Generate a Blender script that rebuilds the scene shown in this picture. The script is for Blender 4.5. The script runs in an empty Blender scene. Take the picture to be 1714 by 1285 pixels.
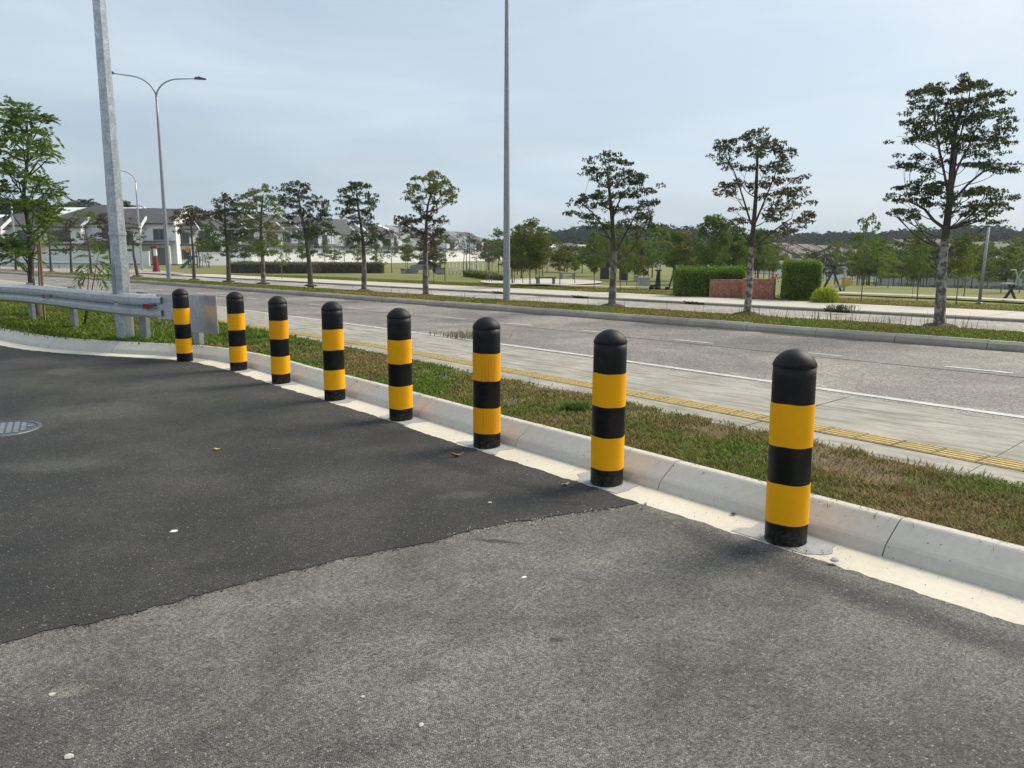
import bpy, math, random
import numpy as np
from mathutils import Vector, Matrix

scene = bpy.context.scene
COL = scene.collection
R = math.radians

# ------------------------------------------------------------------ camera
CAM_H, PITCH, ROLL, FPX, PW, PH = 1.55, R(9.41), R(0.11), 1300.0, 1714.0, 1285.0
cd = bpy.data.cameras.new('camera'); cam = bpy.data.objects.new('camera', cd); COL.objects.link(cam)
cam.location = (0, 0, CAM_H)
cam.rotation_euler = (Matrix.Rotation(R(90) - PITCH, 3, 'X') @ Matrix.Rotation(ROLL, 3, 'Z')).to_euler()
cd.sensor_fit = 'HORIZONTAL'; cd.sensor_width = 36.0; cd.lens = 36.0 * FPX / PW
cd.clip_start = 0.05; cd.clip_end = 6000
scene.camera = cam

# ------------------------------------------------------------------ light
SUN_EL, SUN_AZ = R(41), R(58)            # azimuth clockwise from +Y
wd = bpy.data.worlds.new('World'); scene.world = wd; wd.use_nodes = True
nt = wd.node_tree; N = nt.nodes; N.clear(); K = nt.links.new
out = N.new('ShaderNodeOutputWorld')
sky = N.new('ShaderNodeTexSky'); sky.sky_type = 'NISHITA'; sky.sun_disc = False
sky.sun_elevation = SUN_EL; sky.sun_rotation = SUN_AZ; sky.air_density = 1.0; sky.dust_density = 4.0; sky.ozone_density = 1.5
b1 = N.new('ShaderNodeBackground'); b1.inputs[1].default_value = 0.06; K(sky.outputs[0], b1.inputs[0])
tc = N.new('ShaderNodeTexCoord')
mp = N.new('ShaderNodeMapping'); mp.inputs['Scale'].default_value = (1.0, 1.0, 4.0); mp.inputs['Rotation'].default_value = (0.12, 0.1, 0.5)
K(tc.outputs['Generated'], mp.inputs[0])
cn = N.new('ShaderNodeTexNoise'); cn.inputs['Scale'].default_value = 1.3; cn.inputs['Detail'].default_value = 6; cn.inputs['Roughness'].default_value = .55; cn.inputs['Distortion'].default_value = .5
K(mp.outputs[0], cn.inputs[0])
cr = N.new('ShaderNodeMapRange'); cr.inputs['From Min'].default_value = .3; cr.inputs['From Max'].default_value = .72; cr.inputs['To Min'].default_value = .52; cr.inputs['To Max'].default_value = .9
K(cn.outputs[0], cr.inputs[0])
b2 = N.new('ShaderNodeBackground'); b2.inputs[1].default_value = .67
cn2 = N.new('ShaderNodeTexNoise'); cn2.inputs['Scale'].default_value = 2.1; cn2.inputs['Detail'].default_value = 5; cn2.inputs['Roughness'].default_value = .5; cn2.inputs['Distortion'].default_value = .8
mp2 = N.new('ShaderNodeMapping'); mp2.inputs['Scale'].default_value = (1.0, 1.0, 5.0); mp2.inputs['Location'].default_value = (3.1, .4, .2); K(tc.outputs['Generated'], mp2.inputs[0]); K(mp2.outputs[0], cn2.inputs[0])
crp = N.new('ShaderNodeMapRange'); crp.inputs['From Min'].default_value = .42; crp.inputs['From Max'].default_value = .70; K(cn2.outputs[0], crp.inputs[0])
vc = N.new('ShaderNodeMix'); vc.data_type = 'RGBA'; vc.inputs[6].default_value = (.50, .615, .725, 1); vc.inputs[7].default_value = (.61, .70, .775, 1); K(crp.outputs[0], vc.inputs[0]); K(vc.outputs[2], b2.inputs[0])
mx = N.new('ShaderNodeMixShader'); K(cr.outputs[0], mx.inputs[0]); K(b1.outputs[0], mx.inputs[1]); K(b2.outputs[0], mx.inputs[2])
K(mx.outputs[0], out.inputs[0])

sl = bpy.data.lights.new('sun', 'SUN'); so = bpy.data.objects.new('sun', sl); COL.objects.link(so)
sl.energy = 2.15; sl.angle = R(26); sl.color = (1, .91, .76)
sdir = Vector((math.sin(SUN_AZ) * math.cos(SUN_EL), math.cos(SUN_AZ) * math.cos(SUN_EL), math.sin(SUN_EL)))
so.rotation_euler = sdir.to_track_quat('Z', 'Y').to_euler(); so.location = (0, 0, 60)

vs = scene.view_settings; vs.view_transform = 'Standard'; vs.look = 'None'; vs.exposure = 0.94; vs.gamma = 1; vs.use_curve_mapping = False
scene.cycles.use_denoising = True
scene.cycles.max_bounces = 6; scene.cycles.diffuse_bounces = 3; scene.cycles.volume_bounces = 0
scene.cycles.transparent_max_bounces = 8; scene.cycles.caustics_reflective = False; scene.cycles.caustics_refractive = False

# ------------------------------------------------------------------ picture geometry -> places
RNG = np.random.default_rng(7); random.seed(7)
Rm = np.array(cam.rotation_euler.to_matrix())
def ray(x, y):
    return Rm @ np.array([(x - PW / 2) / FPX, -(y - PH / 2) / FPX, -1.0])
def ground(x, y, z=0.0):
    d = ray(x, y); t = (z - CAM_H) / d[2]; return np.array([0, 0, CAM_H]) + t * d
def at_y(x, y, Y):
    d = ray(x, y); return np.array([0, 0, CAM_H]) + d * (Y / d[1])
# road frame: u runs along the road away from the camera, v across it
CU, CV = np.array([-.685, .7285]), np.array([.7285, .685])
def uv(X, Y): return X * CU[0] + Y * CU[1], X * CV[0] + Y * CV[1]
def xy(u, v): return u * CU[0] + v * CV[0], u * CU[1] + v * CV[1]
def sstep(a, b, x):
    t = np.clip((x - a) / (b - a), 0, 1); return t * t * (3 - 2 * t)
def park_z(X, Y):
    X = np.asarray(X, float); Y = np.asarray(Y, float)
    u, v = uv(X, Y); s = v - 24.5
    a = X / np.maximum(Y, 5)
    z = .07 - 2.5 * sstep(10, 75, s) * sstep(.0, .42, a) - .09 * sstep(60, 63, u)
    d = np.hypot(X, Y)
    z = z + sstep(-.02, .1, a) * 6.0 * sstep(240, 330, d) + sstep(-.2, -.45, a) * 6.5 * sstep(165, 230, d) + 3 * sstep(330, 900, d)
    return z
def at_park(x, y):
    z = .15
    for _ in range(60):
        P = ground(x, y, z) if y > 429 else at_y(x, y, 160); z = .5 * z + .5 * float(park_z(P[0], P[1]))
    P[2] = float(park_z(P[0], P[1])); return P

def hash2(i, j, s):
    h = (i * 374761393 + j * 668265263 + s * 974634777) & 0x7fffffff
    h = ((h ^ (h >> 13)) * 1274126177) & 0x7fffffff
    return ((h ^ (h >> 16)) & 0xffff) / 65535.0
def vnoise(x, y, s=0):
    x = np.asarray(x); y = np.asarray(y)
    i = np.floor(x).astype(np.int64); j = np.floor(y).astype(np.int64); fx = x - i; fy = y - j
    fx = fx * fx * (3 - 2 * fx); fy = fy * fy * (3 - 2 * fy)
    return (hash2(i, j, s) * (1 - fx) + hash2(i + 1, j, s) * fx) * (1 - fy) + (hash2(i, j + 1, s) * (1 - fx) + hash2(i + 1, j + 1, s) * fx) * fy
def fbm(x, y, s=0): return .55 * vnoise(x, y, s) + .3 * vnoise(x * 2.1, y * 2.1, s + 1) + .15 * vnoise(x * 4.3, y * 4.3, s + 2)

def crom(pts, step=.25):
    P = [np.array(p, float) for p in pts]; P = [2 * P[0] - P[1]] + P + [2 * P[-1] - P[-2]]; o = []
    for i in range(1, len(P) - 2):
        n = max(1, int(np.linalg.norm(P[i + 1] - P[i]) / step))
        for k in range(n):
            t = k / n
            o.append(.5 * (2 * P[i] + (P[i + 1] - P[i - 1]) * t + (2 * P[i - 1] - 5 * P[i] + 4 * P[i + 1] - P[i + 2]) * t * t + (3 * P[i] - P[i - 1] - 3 * P[i + 1] + P[i + 2]) * t ** 3))
    o.append(P[-2]); return np.array(o)
def resample(P, step):
    d = np.r_[0, np.cumsum(np.linalg.norm(np.diff(P, axis=0), axis=1))]
    n = max(2, int(round(d[-1] / step)) + 1); t = np.linspace(0, d[-1], n)
    return np.stack([np.interp(t, d, P[:, k]) for k in range(P.shape[1])], 1)
def normals2(P):
    T = np.gradient(P, axis=0); T /= np.linalg.norm(T, axis=1)[:, None]; return np.stack([-T[:, 1], T[:, 0]], 1), T

# ------------------------------------------------------------------ mesh helpers
def link(name, me, parent=None):
    o = bpy.data.objects.new(name, me); COL.objects.link(o)
    if parent is not None: o.parent = parent
    return o
def tag(o, label=None, cat=None, group=None, kind=None):
    if label: o['label'] = label
    if cat: o['category'] = cat
    if group: o['group'] = group
    if kind: o['kind'] = kind
    return o
def empty(name, loc, label, cat, group=None, rz=0.0):
    o = bpy.data.objects.new(name, None); COL.objects.link(o); o.location = loc; o.rotation_euler = (0, 0, rz)
    o.empty_display_size = .3
    return tag(o, label, cat, group)
def copy_tree(o, parent=None):
    c = o.copy(); COL.objects.link(c)
    if parent is not None: c.parent = parent
    for ch in list(o.children): copy_tree(ch, c)
    return c
def arrmesh(name, V, F, mats, fi=None, smooth=False, col=None):
    """V (n,3); F (m,k) equal-sided faces"""
    V = np.asarray(V, np.float32); F = np.asarray(F, np.int32)
    me = bpy.data.meshes.new(name); n, k = F.shape
    me.vertices.add(len(V)); me.vertices.foreach_set('co', V.ravel())
    me.loops.add(n * k); me.loops.foreach_set('vertex_index', F.ravel())
    me.polygons.add(n); me.polygons.foreach_set('loop_start', np.arange(0, n * k, k, dtype=np.int32))
    me.polygons.foreach_set('loop_total', np.full(n, k, np.int32))
    if smooth: me.polygons.foreach_set('use_smooth', np.ones(n, bool))
    for m in (mats if isinstance(mats, (list, tuple)) else [mats]): me.materials.append(m)
    if fi is not None: me.polygons.foreach_set('material_index', np.asarray(fi, np.int32))
    if col is not None:
        a = me.color_attributes.new('col', 'FLOAT_COLOR', 'POINT')
        a.data.foreach_set('color', np.c_[col, np.ones(len(col))].astype(np.float32).ravel())
    me.update(calc_edges=True); me.validate(); return me

class MB:
    def __init__(s): s.v, s.f, s.m, s.sm = [], [], [], []
    def add(s, V, F, mi=0, sm=False):
        o = len(s.v); s.v += [tuple(map(float, p)) for p in V]
        for f in F: s.f.append(tuple(i + o for i in f)); s.m.append(mi); s.sm.append(sm)
        return s
    def box(s, c, d, mi=0, rz=0.0, M=None):
        x, y, z = d[0] / 2, d[1] / 2, d[2] / 2; V = [Vector((a * x, b * y, e * z)) for e in (-1, 1) for b in (-1, 1) for a in (-1, 1)]
        Q = Matrix.Rotation(rz, 3, 'Z') if M is None else M
        V = [Q @ p + Vector(c) for p in V]
        return s.add(V, [(0, 2, 3, 1), (4, 5, 7, 6), (0, 1, 5, 4), (2, 6, 7, 3), (0, 4, 6, 2), (1, 3, 7, 5)], mi)
    def bar(s, a, b, w, t, mi=0):
        a, b = Vector(a), Vector(b); d = b - a; q = d.to_track_quat('Z', 'Y').to_matrix()
        return s.box((a + b) / 2, (w, t, d.length), mi, M=q)
    def tube(s, pts, rad, n=8, mi=0, caps=True, sm=True, phase=0.0):
        P = [Vector(p) for p in pts]; rad = [rad] * len(P) if isinstance(rad, (int, float)) else list(rad); V, F = [], []
        t0 = (P[1] - P[0]).normalized(); ref = Vector((1, 0, 0)) if abs(t0.x) < .8 else Vector((0, 1, 0))
        for i, p in enumerate(P):
            t = (P[min(i + 1, len(P) - 1)] - P[max(i - 1, 0)]).normalized()
            a = (ref - t * ref.dot(t)).normalized(); b = t.cross(a); ref = a
            for k in range(n):
                an = 2 * math.pi * k / n + phase; V.append(p + (a * math.cos(an) + b * math.sin(an)) * rad[i])
        for i in range(len(P) - 1):
            for k in range(n):
                k2 = (k + 1) % n; F.append((i * n + k, i * n + k2, (i + 1) * n + k2, (i + 1) * n + k))
        s.add(V, F, mi, sm)
        if caps:
            o = len(s.v) - len(V)
            s.f.append(tuple(o + k for k in reversed(range(n)))); s.m.append(mi); s.sm.append(False)
            s.f.append(tuple(o + (len(P) - 1) * n + k for k in range(n))); s.m.append(mi); s.sm.append(False)
        return s
    def lathe(s, prof, n=24, mi=0, c=(0, 0, 0), cap=True, sm=True):
        V, F = [], []
        for r, z in prof:
            for k in range(n): a = 2 * math.pi * k / n; V.append((c[0] + r * math.cos(a), c[1] + r * math.sin(a), c[2] + z))
        for i in range(len(prof) - 1):
            for k in range(n): k2 = (k + 1) % n; F.append((i * n + k, i * n + k2, (i + 1) * n + k2, (i + 1) * n + k))
        s.add(V, F, mi, sm)
        if cap:
            o = len(s.v) - len(V)
            s.f.append(tuple(o + k for k in reversed(range(n)))); s.m.append(mi); s.sm.append(False)
            s.f.append(tuple(o + (len(prof) - 1) * n + k for k in range(n))); s.m.append(mi); s.sm.append(False)
        return s
    def prism(s, poly, y0, y1, mi=0, f=None):
        """poly in (x,z) extruded along y"""
        n = len(poly); V = [(x, y0, z) for x, z in poly] + [(x, y1, z) for x, z in poly]
        if f: V = [f(p) for p in V]
        return s.add(V, [tuple(range(n)), tuple(reversed(range(n, 2 * n)))] + [(i, i + n, (i + 1) % n + n, (i + 1) % n) for i in range(n)], mi)
    def slab(s, poly, z0, z1, mi=0):
        """poly in (x,y) extruded along z, counter-clockwise"""
        n = len(poly); V = [(x, y, z0) for x, y in poly] + [(x, y, z1) for x, y in poly]
        return s.add(V, [tuple(reversed(range(n))), tuple(range(n, 2 * n))] + [(i, (i + 1) % n, (i + 1) % n + n, i + n) for i in range(n)], mi)
    def mesh(s, name, mats):
        me = bpy.data.meshes.new(name); me.from_pydata(s.v, [], s.f)
        for m in (mats if isinstance(mats, (list, tuple)) else [mats]): me.materials.append(m)
        me.polygons.foreach_set('material_index', s.m); me.polygons.foreach_set('use_smooth', s.sm); me.update(); return me
    def build(s, name, mats, parent=None): return link(name, s.mesh(name, mats), parent)
def bevel(o, w=.01, seg=2):
    m = o.modifiers.new('bevel', 'BEVEL'); m.width = w; m.segments = seg; m.limit_method = 'ANGLE'; m.angle_limit = R(35); return o

# ------------------------------------------------------------------ materials
def newmat(name):
    m = bpy.data.materials.new(name); m.use_nodes = True; t = m.node_tree; b = t.nodes['Principled BSDF']; return m, t, b
def nd(t, kind, **kw):
    n = t.nodes.new(kind)
    for k, v in kw.items():
        if k in n.inputs: n.inputs[k].default_value = v
        else: setattr(n, k, v)
    return n
def pos(t, scale=None):
    g = t.nodes.new('ShaderNodeNewGeometry')
    if scale is None: return g.outputs['Position']
    m = nd(t, 'ShaderNodeMapping'); m.inputs['Scale'].default_value = scale; t.links.new(g.outputs['Position'], m.inputs[0]); return m.outputs[0]
def mixc(t, fac, a, b, mode='MIX'):
    n = nd(t, 'ShaderNodeMix', data_type='RGBA', blend_type=mode)
    for sock, v in ((n.inputs[0], fac), (n.inputs[6], a), (n.inputs[7], b)):
        if isinstance(v, (int, float)): sock.default_value = v
        elif isinstance(v, (tuple, list)): sock.default_value = tuple(v)[:3] + (1,)
        else: t.links.new(v, sock)
    return n.outputs[2]
def rng(t, v, a, b, c=0.0, d=1.0):
    n = nd(t, 'ShaderNodeMapRange'); n.inputs[1].default_value = a; n.inputs[2].default_value = b; n.inputs[3].default_value = c; n.inputs[4].default_value = d
    t.links.new(v, n.inputs[0]); return n.outputs[0]
def noise(t, p, scale, detail=5, rough=.55, dist=0.0):
    n = nd(t, 'ShaderNodeTexNoise', Scale=scale, Detail=detail, Roughness=rough, Distortion=dist); t.links.new(p, n.inputs['Vector']); return n.outputs[0]
def bump(t, b, h, strength=.4, dist=.01):
    n = nd(t, 'ShaderNodeBump', Strength=strength, Distance=dist); t.links.new(h, n.inputs['Height']); t.links.new(n.outputs[0], b.inputs['Normal']); return n
def M(name, c1, c2=None, scale=4.0, rough=.8, metal=0.0, bmp=0.0, bscale=None, bdist=.01, stretch=None, lo=.35, hi=.65, fine=None, spec=.5):
    m, t, b = newmat(name); b.inputs['Roughness'].default_value = rough; b.inputs['Metallic'].default_value = metal
    b.inputs['Specular IOR Level'].default_value = spec
    p = pos(t, stretch)
    c2 = c2 or tuple(x * .85 for x in c1)
    n = noise(t, p, scale, 6); c = mixc(t, rng(t, n, lo, hi), c1, c2)
    if fine: 
        f = noise(t, p, fine[0], 3); c = mixc(t, fine[1], c, mixc(t, rng(t, f, .3, .7), (.25, .25, .25), (1.6, 1.6, 1.6)), 'MULTIPLY')
    t.links.new(c, b.inputs['Base Color'])
    if bmp: bump(t, b, noise(t, p, bscale or scale * 6, 4), bmp, bdist)
    return m
def asphalt(name, dark, light, cell, big=1.2, stone=.05, stonec=(.32, .30, .27), rough=.85, bstr=.7, lo=.35, hi=.68, stains_shade=()):
    m, t, b = newmat(name); b.inputs['Roughness'].default_value = rough
    p = pos(t)
    n1 = noise(t, p, big, 6, .6, .4); n2 = noise(t, p, big * 7, 4)
    c = mixc(t, rng(t, n1, lo, hi), dark, light)
    n0 = noise(t, p, .42, 4, .6, .8); c = mixc(t, 1.0, c, mixc(t, rng(t, n0, .36, .66), (.74, .74, .75), (1.24, 1.23, 1.21)), 'MULTIPLY')
    for cx, cy, sx, sy, rot, colr, st_ in stains_shade:
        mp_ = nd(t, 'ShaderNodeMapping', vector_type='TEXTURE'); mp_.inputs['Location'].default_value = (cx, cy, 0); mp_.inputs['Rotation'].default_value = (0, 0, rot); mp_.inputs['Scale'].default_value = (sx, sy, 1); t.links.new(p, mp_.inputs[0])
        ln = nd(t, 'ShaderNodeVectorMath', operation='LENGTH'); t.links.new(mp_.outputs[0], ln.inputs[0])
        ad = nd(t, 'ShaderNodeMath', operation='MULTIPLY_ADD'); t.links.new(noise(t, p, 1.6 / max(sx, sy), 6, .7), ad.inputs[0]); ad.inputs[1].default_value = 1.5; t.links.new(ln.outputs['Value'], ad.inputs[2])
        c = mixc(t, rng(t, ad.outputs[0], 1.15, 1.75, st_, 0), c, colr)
    c = mixc(t, .45, c, mixc(t, rng(t, n2, .3, .7), (.72, .72, .72), (1.3, 1.29, 1.26)), 'MULTIPLY')
    v = nd(t, 'ShaderNodeTexVoronoi', Scale=cell); t.links.new(p, v.inputs['Vector'])
    sp = nd(t, 'ShaderNodeSeparateColor'); t.links.new(v.outputs['Color'], sp.inputs[0])
    c = mixc(t, 1.0, c, mixc(t, rng(t, sp.outputs[0], 0, 1), (.46, .46, .46), (1.58, 1.57, 1.54)), 'MULTIPLY')
    c = mixc(t, rng(t, sp.outputs[1], 1 - stone, 1 - stone + .01), c, stonec)
    v2 = nd(t, 'ShaderNodeTexVoronoi', Scale=cell * .31); t.links.new(p, v2.inputs['Vector'])
    sp2 = nd(t, 'ShaderNodeSeparateColor'); t.links.new(v2.outputs['Color'], sp2.inputs[0])
    c = mixc(t, .6, c, mixc(t, sp2.outputs[2], (.7, .7, .7), (1.28, 1.28, 1.27)), 'MULTIPLY')
    c = mixc(t, .5, c, mixc(t, rng(t, v.outputs['Distance'], .35, .75), (1.08, 1.08, 1.08), (.35, .35, .35)), 'MULTIPLY')
    n4 = noise(t, p, 34, 3, .6); c = mixc(t, rng(t, n4, .60, .74, 0, .75), c, (.02, .02, .02))
    t.links.new(c, b.inputs['Base Color'])
    a = nd(t, 'ShaderNodeMath', operation='MULTIPLY_ADD'); t.links.new(v.outputs['Distance'], a.inputs[0]); a.inputs[1].default_value = -1.0; t.links.new(sp.outputs[2], a.inputs[2])
    bump(t, b, a.outputs[0], bstr, .006)
    return m
def leafmat(name, c1, c2, c3=None, trans=.25, rough=.6, spec=.25):
    m, t, b = newmat(name); b.inputs['Roughness'].default_value = rough; b.inputs['Specular IOR Level'].default_value = spec
    g = t.nodes.new('ShaderNodeNewGeometry'); c = mixc(t, g.outputs['Random Per Island'], c1, c2)
    if c3: c = mixc(t, rng(t, noise(t, g.outputs['Position'], 1.6, 2), .48, .62), c, c3)
    t.links.new(c, b.inputs['Base Color'])
    tr = nd(t, 'ShaderNodeBsdfTranslucent'); t.links.new(mixc(t, 1.0, c, (1.1, 1.25, .6), 'MULTIPLY'), tr.inputs[0])
    ms = nd(t, 'ShaderNodeMixShader'); ms.inputs[0].default_value = trans
    o = t.nodes['Material Output']; t.links.new(b.outputs[0], ms.inputs[1]); t.links.new(tr.outputs[0], ms.inputs[2]); t.links.new(ms.outputs[0], o.inputs[0]); return m
def colmat(name, rough=.8, trans=.2):
    m, t, b = newmat(name); b.inputs['Roughness'].default_value = rough; b.inputs['Specular IOR Level'].default_value = .2
    a = nd(t, 'ShaderNodeVertexColor', layer_name='col'); t.links.new(a.outputs[0], b.inputs['Base Color'])
    tr = nd(t, 'ShaderNodeBsdfTranslucent'); t.links.new(a.outputs[0], tr.inputs[0])
    ms = nd(t, 'ShaderNodeMixShader'); ms.inputs[0].default_value = trans
    o = t.nodes['Material Output']; t.links.new(b.outputs[0], ms.inputs[1]); t.links.new(tr.outputs[0], ms.inputs[2]); t.links.new(ms.outputs[0], o.inputs[0]); return m

MT = {}
def mark_at(px, py, sx, sy, rot, c, k): P = ground(px, py, 0); return (P[0], P[1], sx, sy, rot, c, k)
STAIN_SHADE_OLD = [mark_at(835, 907, .17, .035, -.2, (.03, .03, .03), .8), mark_at(930, 1072, .05, .03, .3, (.03, .03, .03), .7), mark_at(1195, 905, .30, .16, -.9, (.055, .054, .054), .75), mark_at(1330, 955, .75, .14, -.88, (.05, .049, .05), .7), mark_at(1560, 1040, .8, .16, -.86, (.05, .049, .05), .7), mark_at(700, 1130, .14, .07, .2, (.05, .05, .05), .5), mark_at(600, 1260, .25, .1, .5, (.06, .06, .06), .45), mark_at(950, 940, .3, .12, .1, (.26, .24, .20), .35), mark_at(110, 1160, .09, .05, .3, (.30, .28, .23), .5), mark_at(1110, 860, .22, .06, -.8, (.28, .26, .21), .4)]  # third entry: bitumen smear with the largest bollard's cast shadow painted in
ST_NEW = [mark_at(160, 690, .7, .5, .2, (.115, .112, .105), .5), mark_at(100, 780, .5, .25, .1, (.12, .117, .11), .5), mark_at(330, 640, .8, .6, .3, (.10, .097, .092), .45), mark_at(560, 810, .5, .3, .4, (.105, .102, .096), .4), mark_at(780, 830, .25, .1, .2, (.13, .127, .12), .5), mark_at(900, 820, .45, .12, -.75, (.012, .012, .012), .8), mark_at(760, 780, .5, .13, -.8, (.012, .012, .012), .75), mark_at(620, 715, .8, .16, -.85, (.012, .012, .012), .7), mark_at(480, 850, .25, .07, .2, (.016, .016, .016), .6), mark_at(380, 950, .3, .08, .25, (.018, .018, .018), .6), mark_at(960, 845, .18, .06, -.3, (.010, .010, .010), .85), mark_at(110, 622, .35, .5, .2, (.16, .155, .13), .4)]
MT['old_asphalt'] = asphalt('old_asphalt', (.110, .105, .095), (.218, .208, .190), 165, .75, .022, (.34, .325, .29), .85, .8, .36, .62, STAIN_SHADE_OLD)
MT['new_asphalt'] = asphalt('new_asphalt', (.018, .0172, .0162), (.062, .058, .053), 135, .7, .018, (.22, .21, .19), .8, .9, .36, .64, ST_NEW)
MT['road'] = asphalt('road_asphalt', (.215, .192, .172), (.31, .276, .25), 70, .35, .012, (.26, .25, .24), .8, .4)
MT['road2'] = asphalt('service_asphalt', (.33, .30, .275), (.42, .385, .355), 50, .3, .02, (.36, .35, .33), .85, .3)
def concrete(name, c1, c2, spots=.5, stain=(.3, .29, .27), rough=.85, sc=1.6, st=None, th=.56):
    m, t, b = newmat(name); b.inputs['Roughness'].default_value = rough; p = pos(t)
    n1 = noise(t, p, sc, 7, .62, .3); c = mixc(t, rng(t, n1, .32, .68), c1, c2)
    n2 = noise(t, p, 22, 4); c = mixc(t, .35, c, mixc(t, rng(t, n2, .3, .7), (.82, .82, .82), (1.14, 1.14, 1.13)), 'MULTIPLY')
    n3 = noise(t, p, 5.5, 8, .75)
    if st:
        ro = nd(t, 'ShaderNodeMapping'); ro.inputs['Rotation'].default_value = (0, 0, -2.325); t.links.new(p, ro.inputs[0]); so_ = nd(t, 'ShaderNodeMapping'); so_.inputs['Scale'].default_value = st; t.links.new(ro.outputs[0], so_.inputs[0]); n3 = noise(t, so_.outputs[0], 3.2, 9, .72); c = mixc(t, rng(t, n3, th, th + .2, 0, spots), c, stain)
    v = nd(t, 'ShaderNodeTexVoronoi', Scale=26); t.links.new(p, v.inputs['Vector'])
    sp = nd(t, 'ShaderNodeSeparateColor'); t.links.new(v.outputs['Color'], sp.inputs[0])
    k = nd(t, 'ShaderNodeMath', operation='LESS_THAN'); t.links.new(v.outputs['Distance'], k.inputs[0]); k.inputs[1].default_value = .13
    k2 = nd(t, 'ShaderNodeMath', operation='GREATER_THAN'); t.links.new(sp.outputs[0], k2.inputs[0]); k2.inputs[1].default_value = .78
    k3 = nd(t, 'ShaderNodeMath', operation='MULTIPLY'); t.links.new(k.outputs[0], k3.inputs[0]); t.links.new(k2.outputs[0], k3.inputs[1])
    c = mixc(t, k3.outputs[0], c, (.2, .19, .18))
    t.links.new(c, b.inputs['Base Color']); bump(t, b, n2, .25, .004); return m
MT['kerb'] = concrete('kerb_concrete', (.58, .54, .47), (.50, .47, .415), .2)
MT['gutter'] = concrete('gutter_concrete', (.68, .62, .50), (.57, .52, .42), .35, (.34, .32, .27))
MT['mortar'] = concrete('mortar_grey', (.40, .40, .395), (.30, .30, .295), .4, (.55, .54, .5), .9, 6)
MT['slab'] = concrete('slab_concrete', (.43, .40, .335), (.30, .28, .235), .85, (.15, .14, .115), .9, 1.4, (.5, 3.0, 1), .45)
MT['pave'] = concrete('pavement_concrete', (.56, .51, .43), (.46, .42, .355), .5, (.32, .29, .25), .9, .7)
MT['oldkerb'] = concrete('old_kerb_concrete', (.40, .365, .30), (.27, .245, .20), .92, (.055, .05, .042), .9, 2.0, None, .47)
MT['white_paint'] = M('road_paint', (.62, .61, .58), (.46, .45, .43), 6, .7, bmp=.1, fine=(80, .35))
MT['soil'] = M('verge_soil', (.125, .085, .045), (.17, .115, .065), 7, .95, bmp=.8, bscale=60, bdist=.02)
MT['lawn'] = M('lawn_ground', (.105, .145, .016), (.20, .17, .04), .16, .95, bmp=.4, bscale=30, bdist=.02, fine=(9, .25))
MT['black'] = M('bollard_black', (.0085, .0085, .009), (.026, .025, .023), 11, .55, bmp=.12, bscale=45, bdist=.003, spec=.25, lo=.52, hi=.80)
def dusty(m, top=.15, k=.55, c=(.20, .185, .16)):
    t = m.node_tree; b = t.nodes['Principled BSDF']; old = b.inputs['Base Color'].links[0].from_socket
    sx = nd(t, 'ShaderNodeSeparateXYZ'); t.links.new(pos(t), sx.inputs[0]); f = rng(t, sx.outputs[2], .01, top, 1, 0); n_ = rng(t, noise(t, pos(t), 38, 5, .7), .42, .66)
    q = nd(t, 'ShaderNodeMath', operation='MULTIPLY'); t.links.new(f, q.inputs[0]); t.links.new(n_, q.inputs[1]); w = nd(t, 'ShaderNodeMath', operation='MULTIPLY'); t.links.new(q.outputs[0], w.inputs[0]); w.inputs[1].default_value = k
    t.links.new(mixc(t, w.outputs[0], old, c), b.inputs['Base Color'])
dusty(MT['black'])
MT['yellow'] = M('bollard_yellow', (.98, .435, .001), (.86, .37, .003), 8, .6, bmp=.06, bscale=40, bdist=.003, spec=.2, lo=.5, hi=.85)
MT['yellow_dirty'] = M('bollard_yellow_streaked', (.90, .385, .002), (.60, .25, .010), 5, .6, stretch=(14, 14, .5), lo=.52, hi=.70, spec=.2)
MT['galv'] = M('galvanised_steel', (.52, .545, .56), (.40, .425, .44), 9, .42, .75, bmp=.05, bscale=20, lo=.4, hi=.6, fine=(30, .35))
MT['galv_dull'] = M('galvanised_dull', (.36, .37, .38), (.29, .30, .31), 14, .55, .55, lo=.4, hi=.6)
MT['rail'] = M('rail_galvanised', (.60, .63, .65), (.50, .53, .55), 5, .38, .7, stretch=(1, 1, 1), fine=(18, .2))
MT['dark_metal'] = M('dark_metal', (.035, .036, .038), (.05, .05, .052), 8, .5, .3)
MT['lamp_head'] = M('lamp_head_grey', (.09, .095, .10), (.07, .073, .078), 8, .5, .3)
MT['reflector'] = M('red_reflector', (.40, .008, .012), (.28, .006, .01), 40, .25)
MT['ironcover'] = M('cast_iron', (.13, .14, .15), (.09, .095, .10), 20, .5, .5, bmp=.3, bscale=90)
MT['wood'] = M('stake_wood', (.26, .17, .09), (.17, .11, .06), 8, .8, stretch=(8, 8, 1))
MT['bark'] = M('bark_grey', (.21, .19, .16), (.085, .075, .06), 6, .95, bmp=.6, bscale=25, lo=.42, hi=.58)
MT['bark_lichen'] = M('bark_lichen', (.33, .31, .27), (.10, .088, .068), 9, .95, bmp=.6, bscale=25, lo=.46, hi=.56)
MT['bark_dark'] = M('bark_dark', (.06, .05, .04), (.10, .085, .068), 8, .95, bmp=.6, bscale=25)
MT['leaf_dark'] = leafmat('leaf_dark', (.028, .050, .014), (.066, .094, .027), (.064, .062, .024), .3)
MT['leaf_bronze'] = leafmat('leaf_bronze', (.042, .050, .017), (.078, .070, .027), (.090, .060, .028), .22)
MT['leaf_rust'] = leafmat('leaf_rust', (.075, .055, .024), (.13, .085, .038), (.07, .07, .026), .25)
MT['leaf_mid'] = leafmat('leaf_mid', (.085, .115, .024), (.18, .205, .048), (.15, .135, .04), .4)
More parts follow.
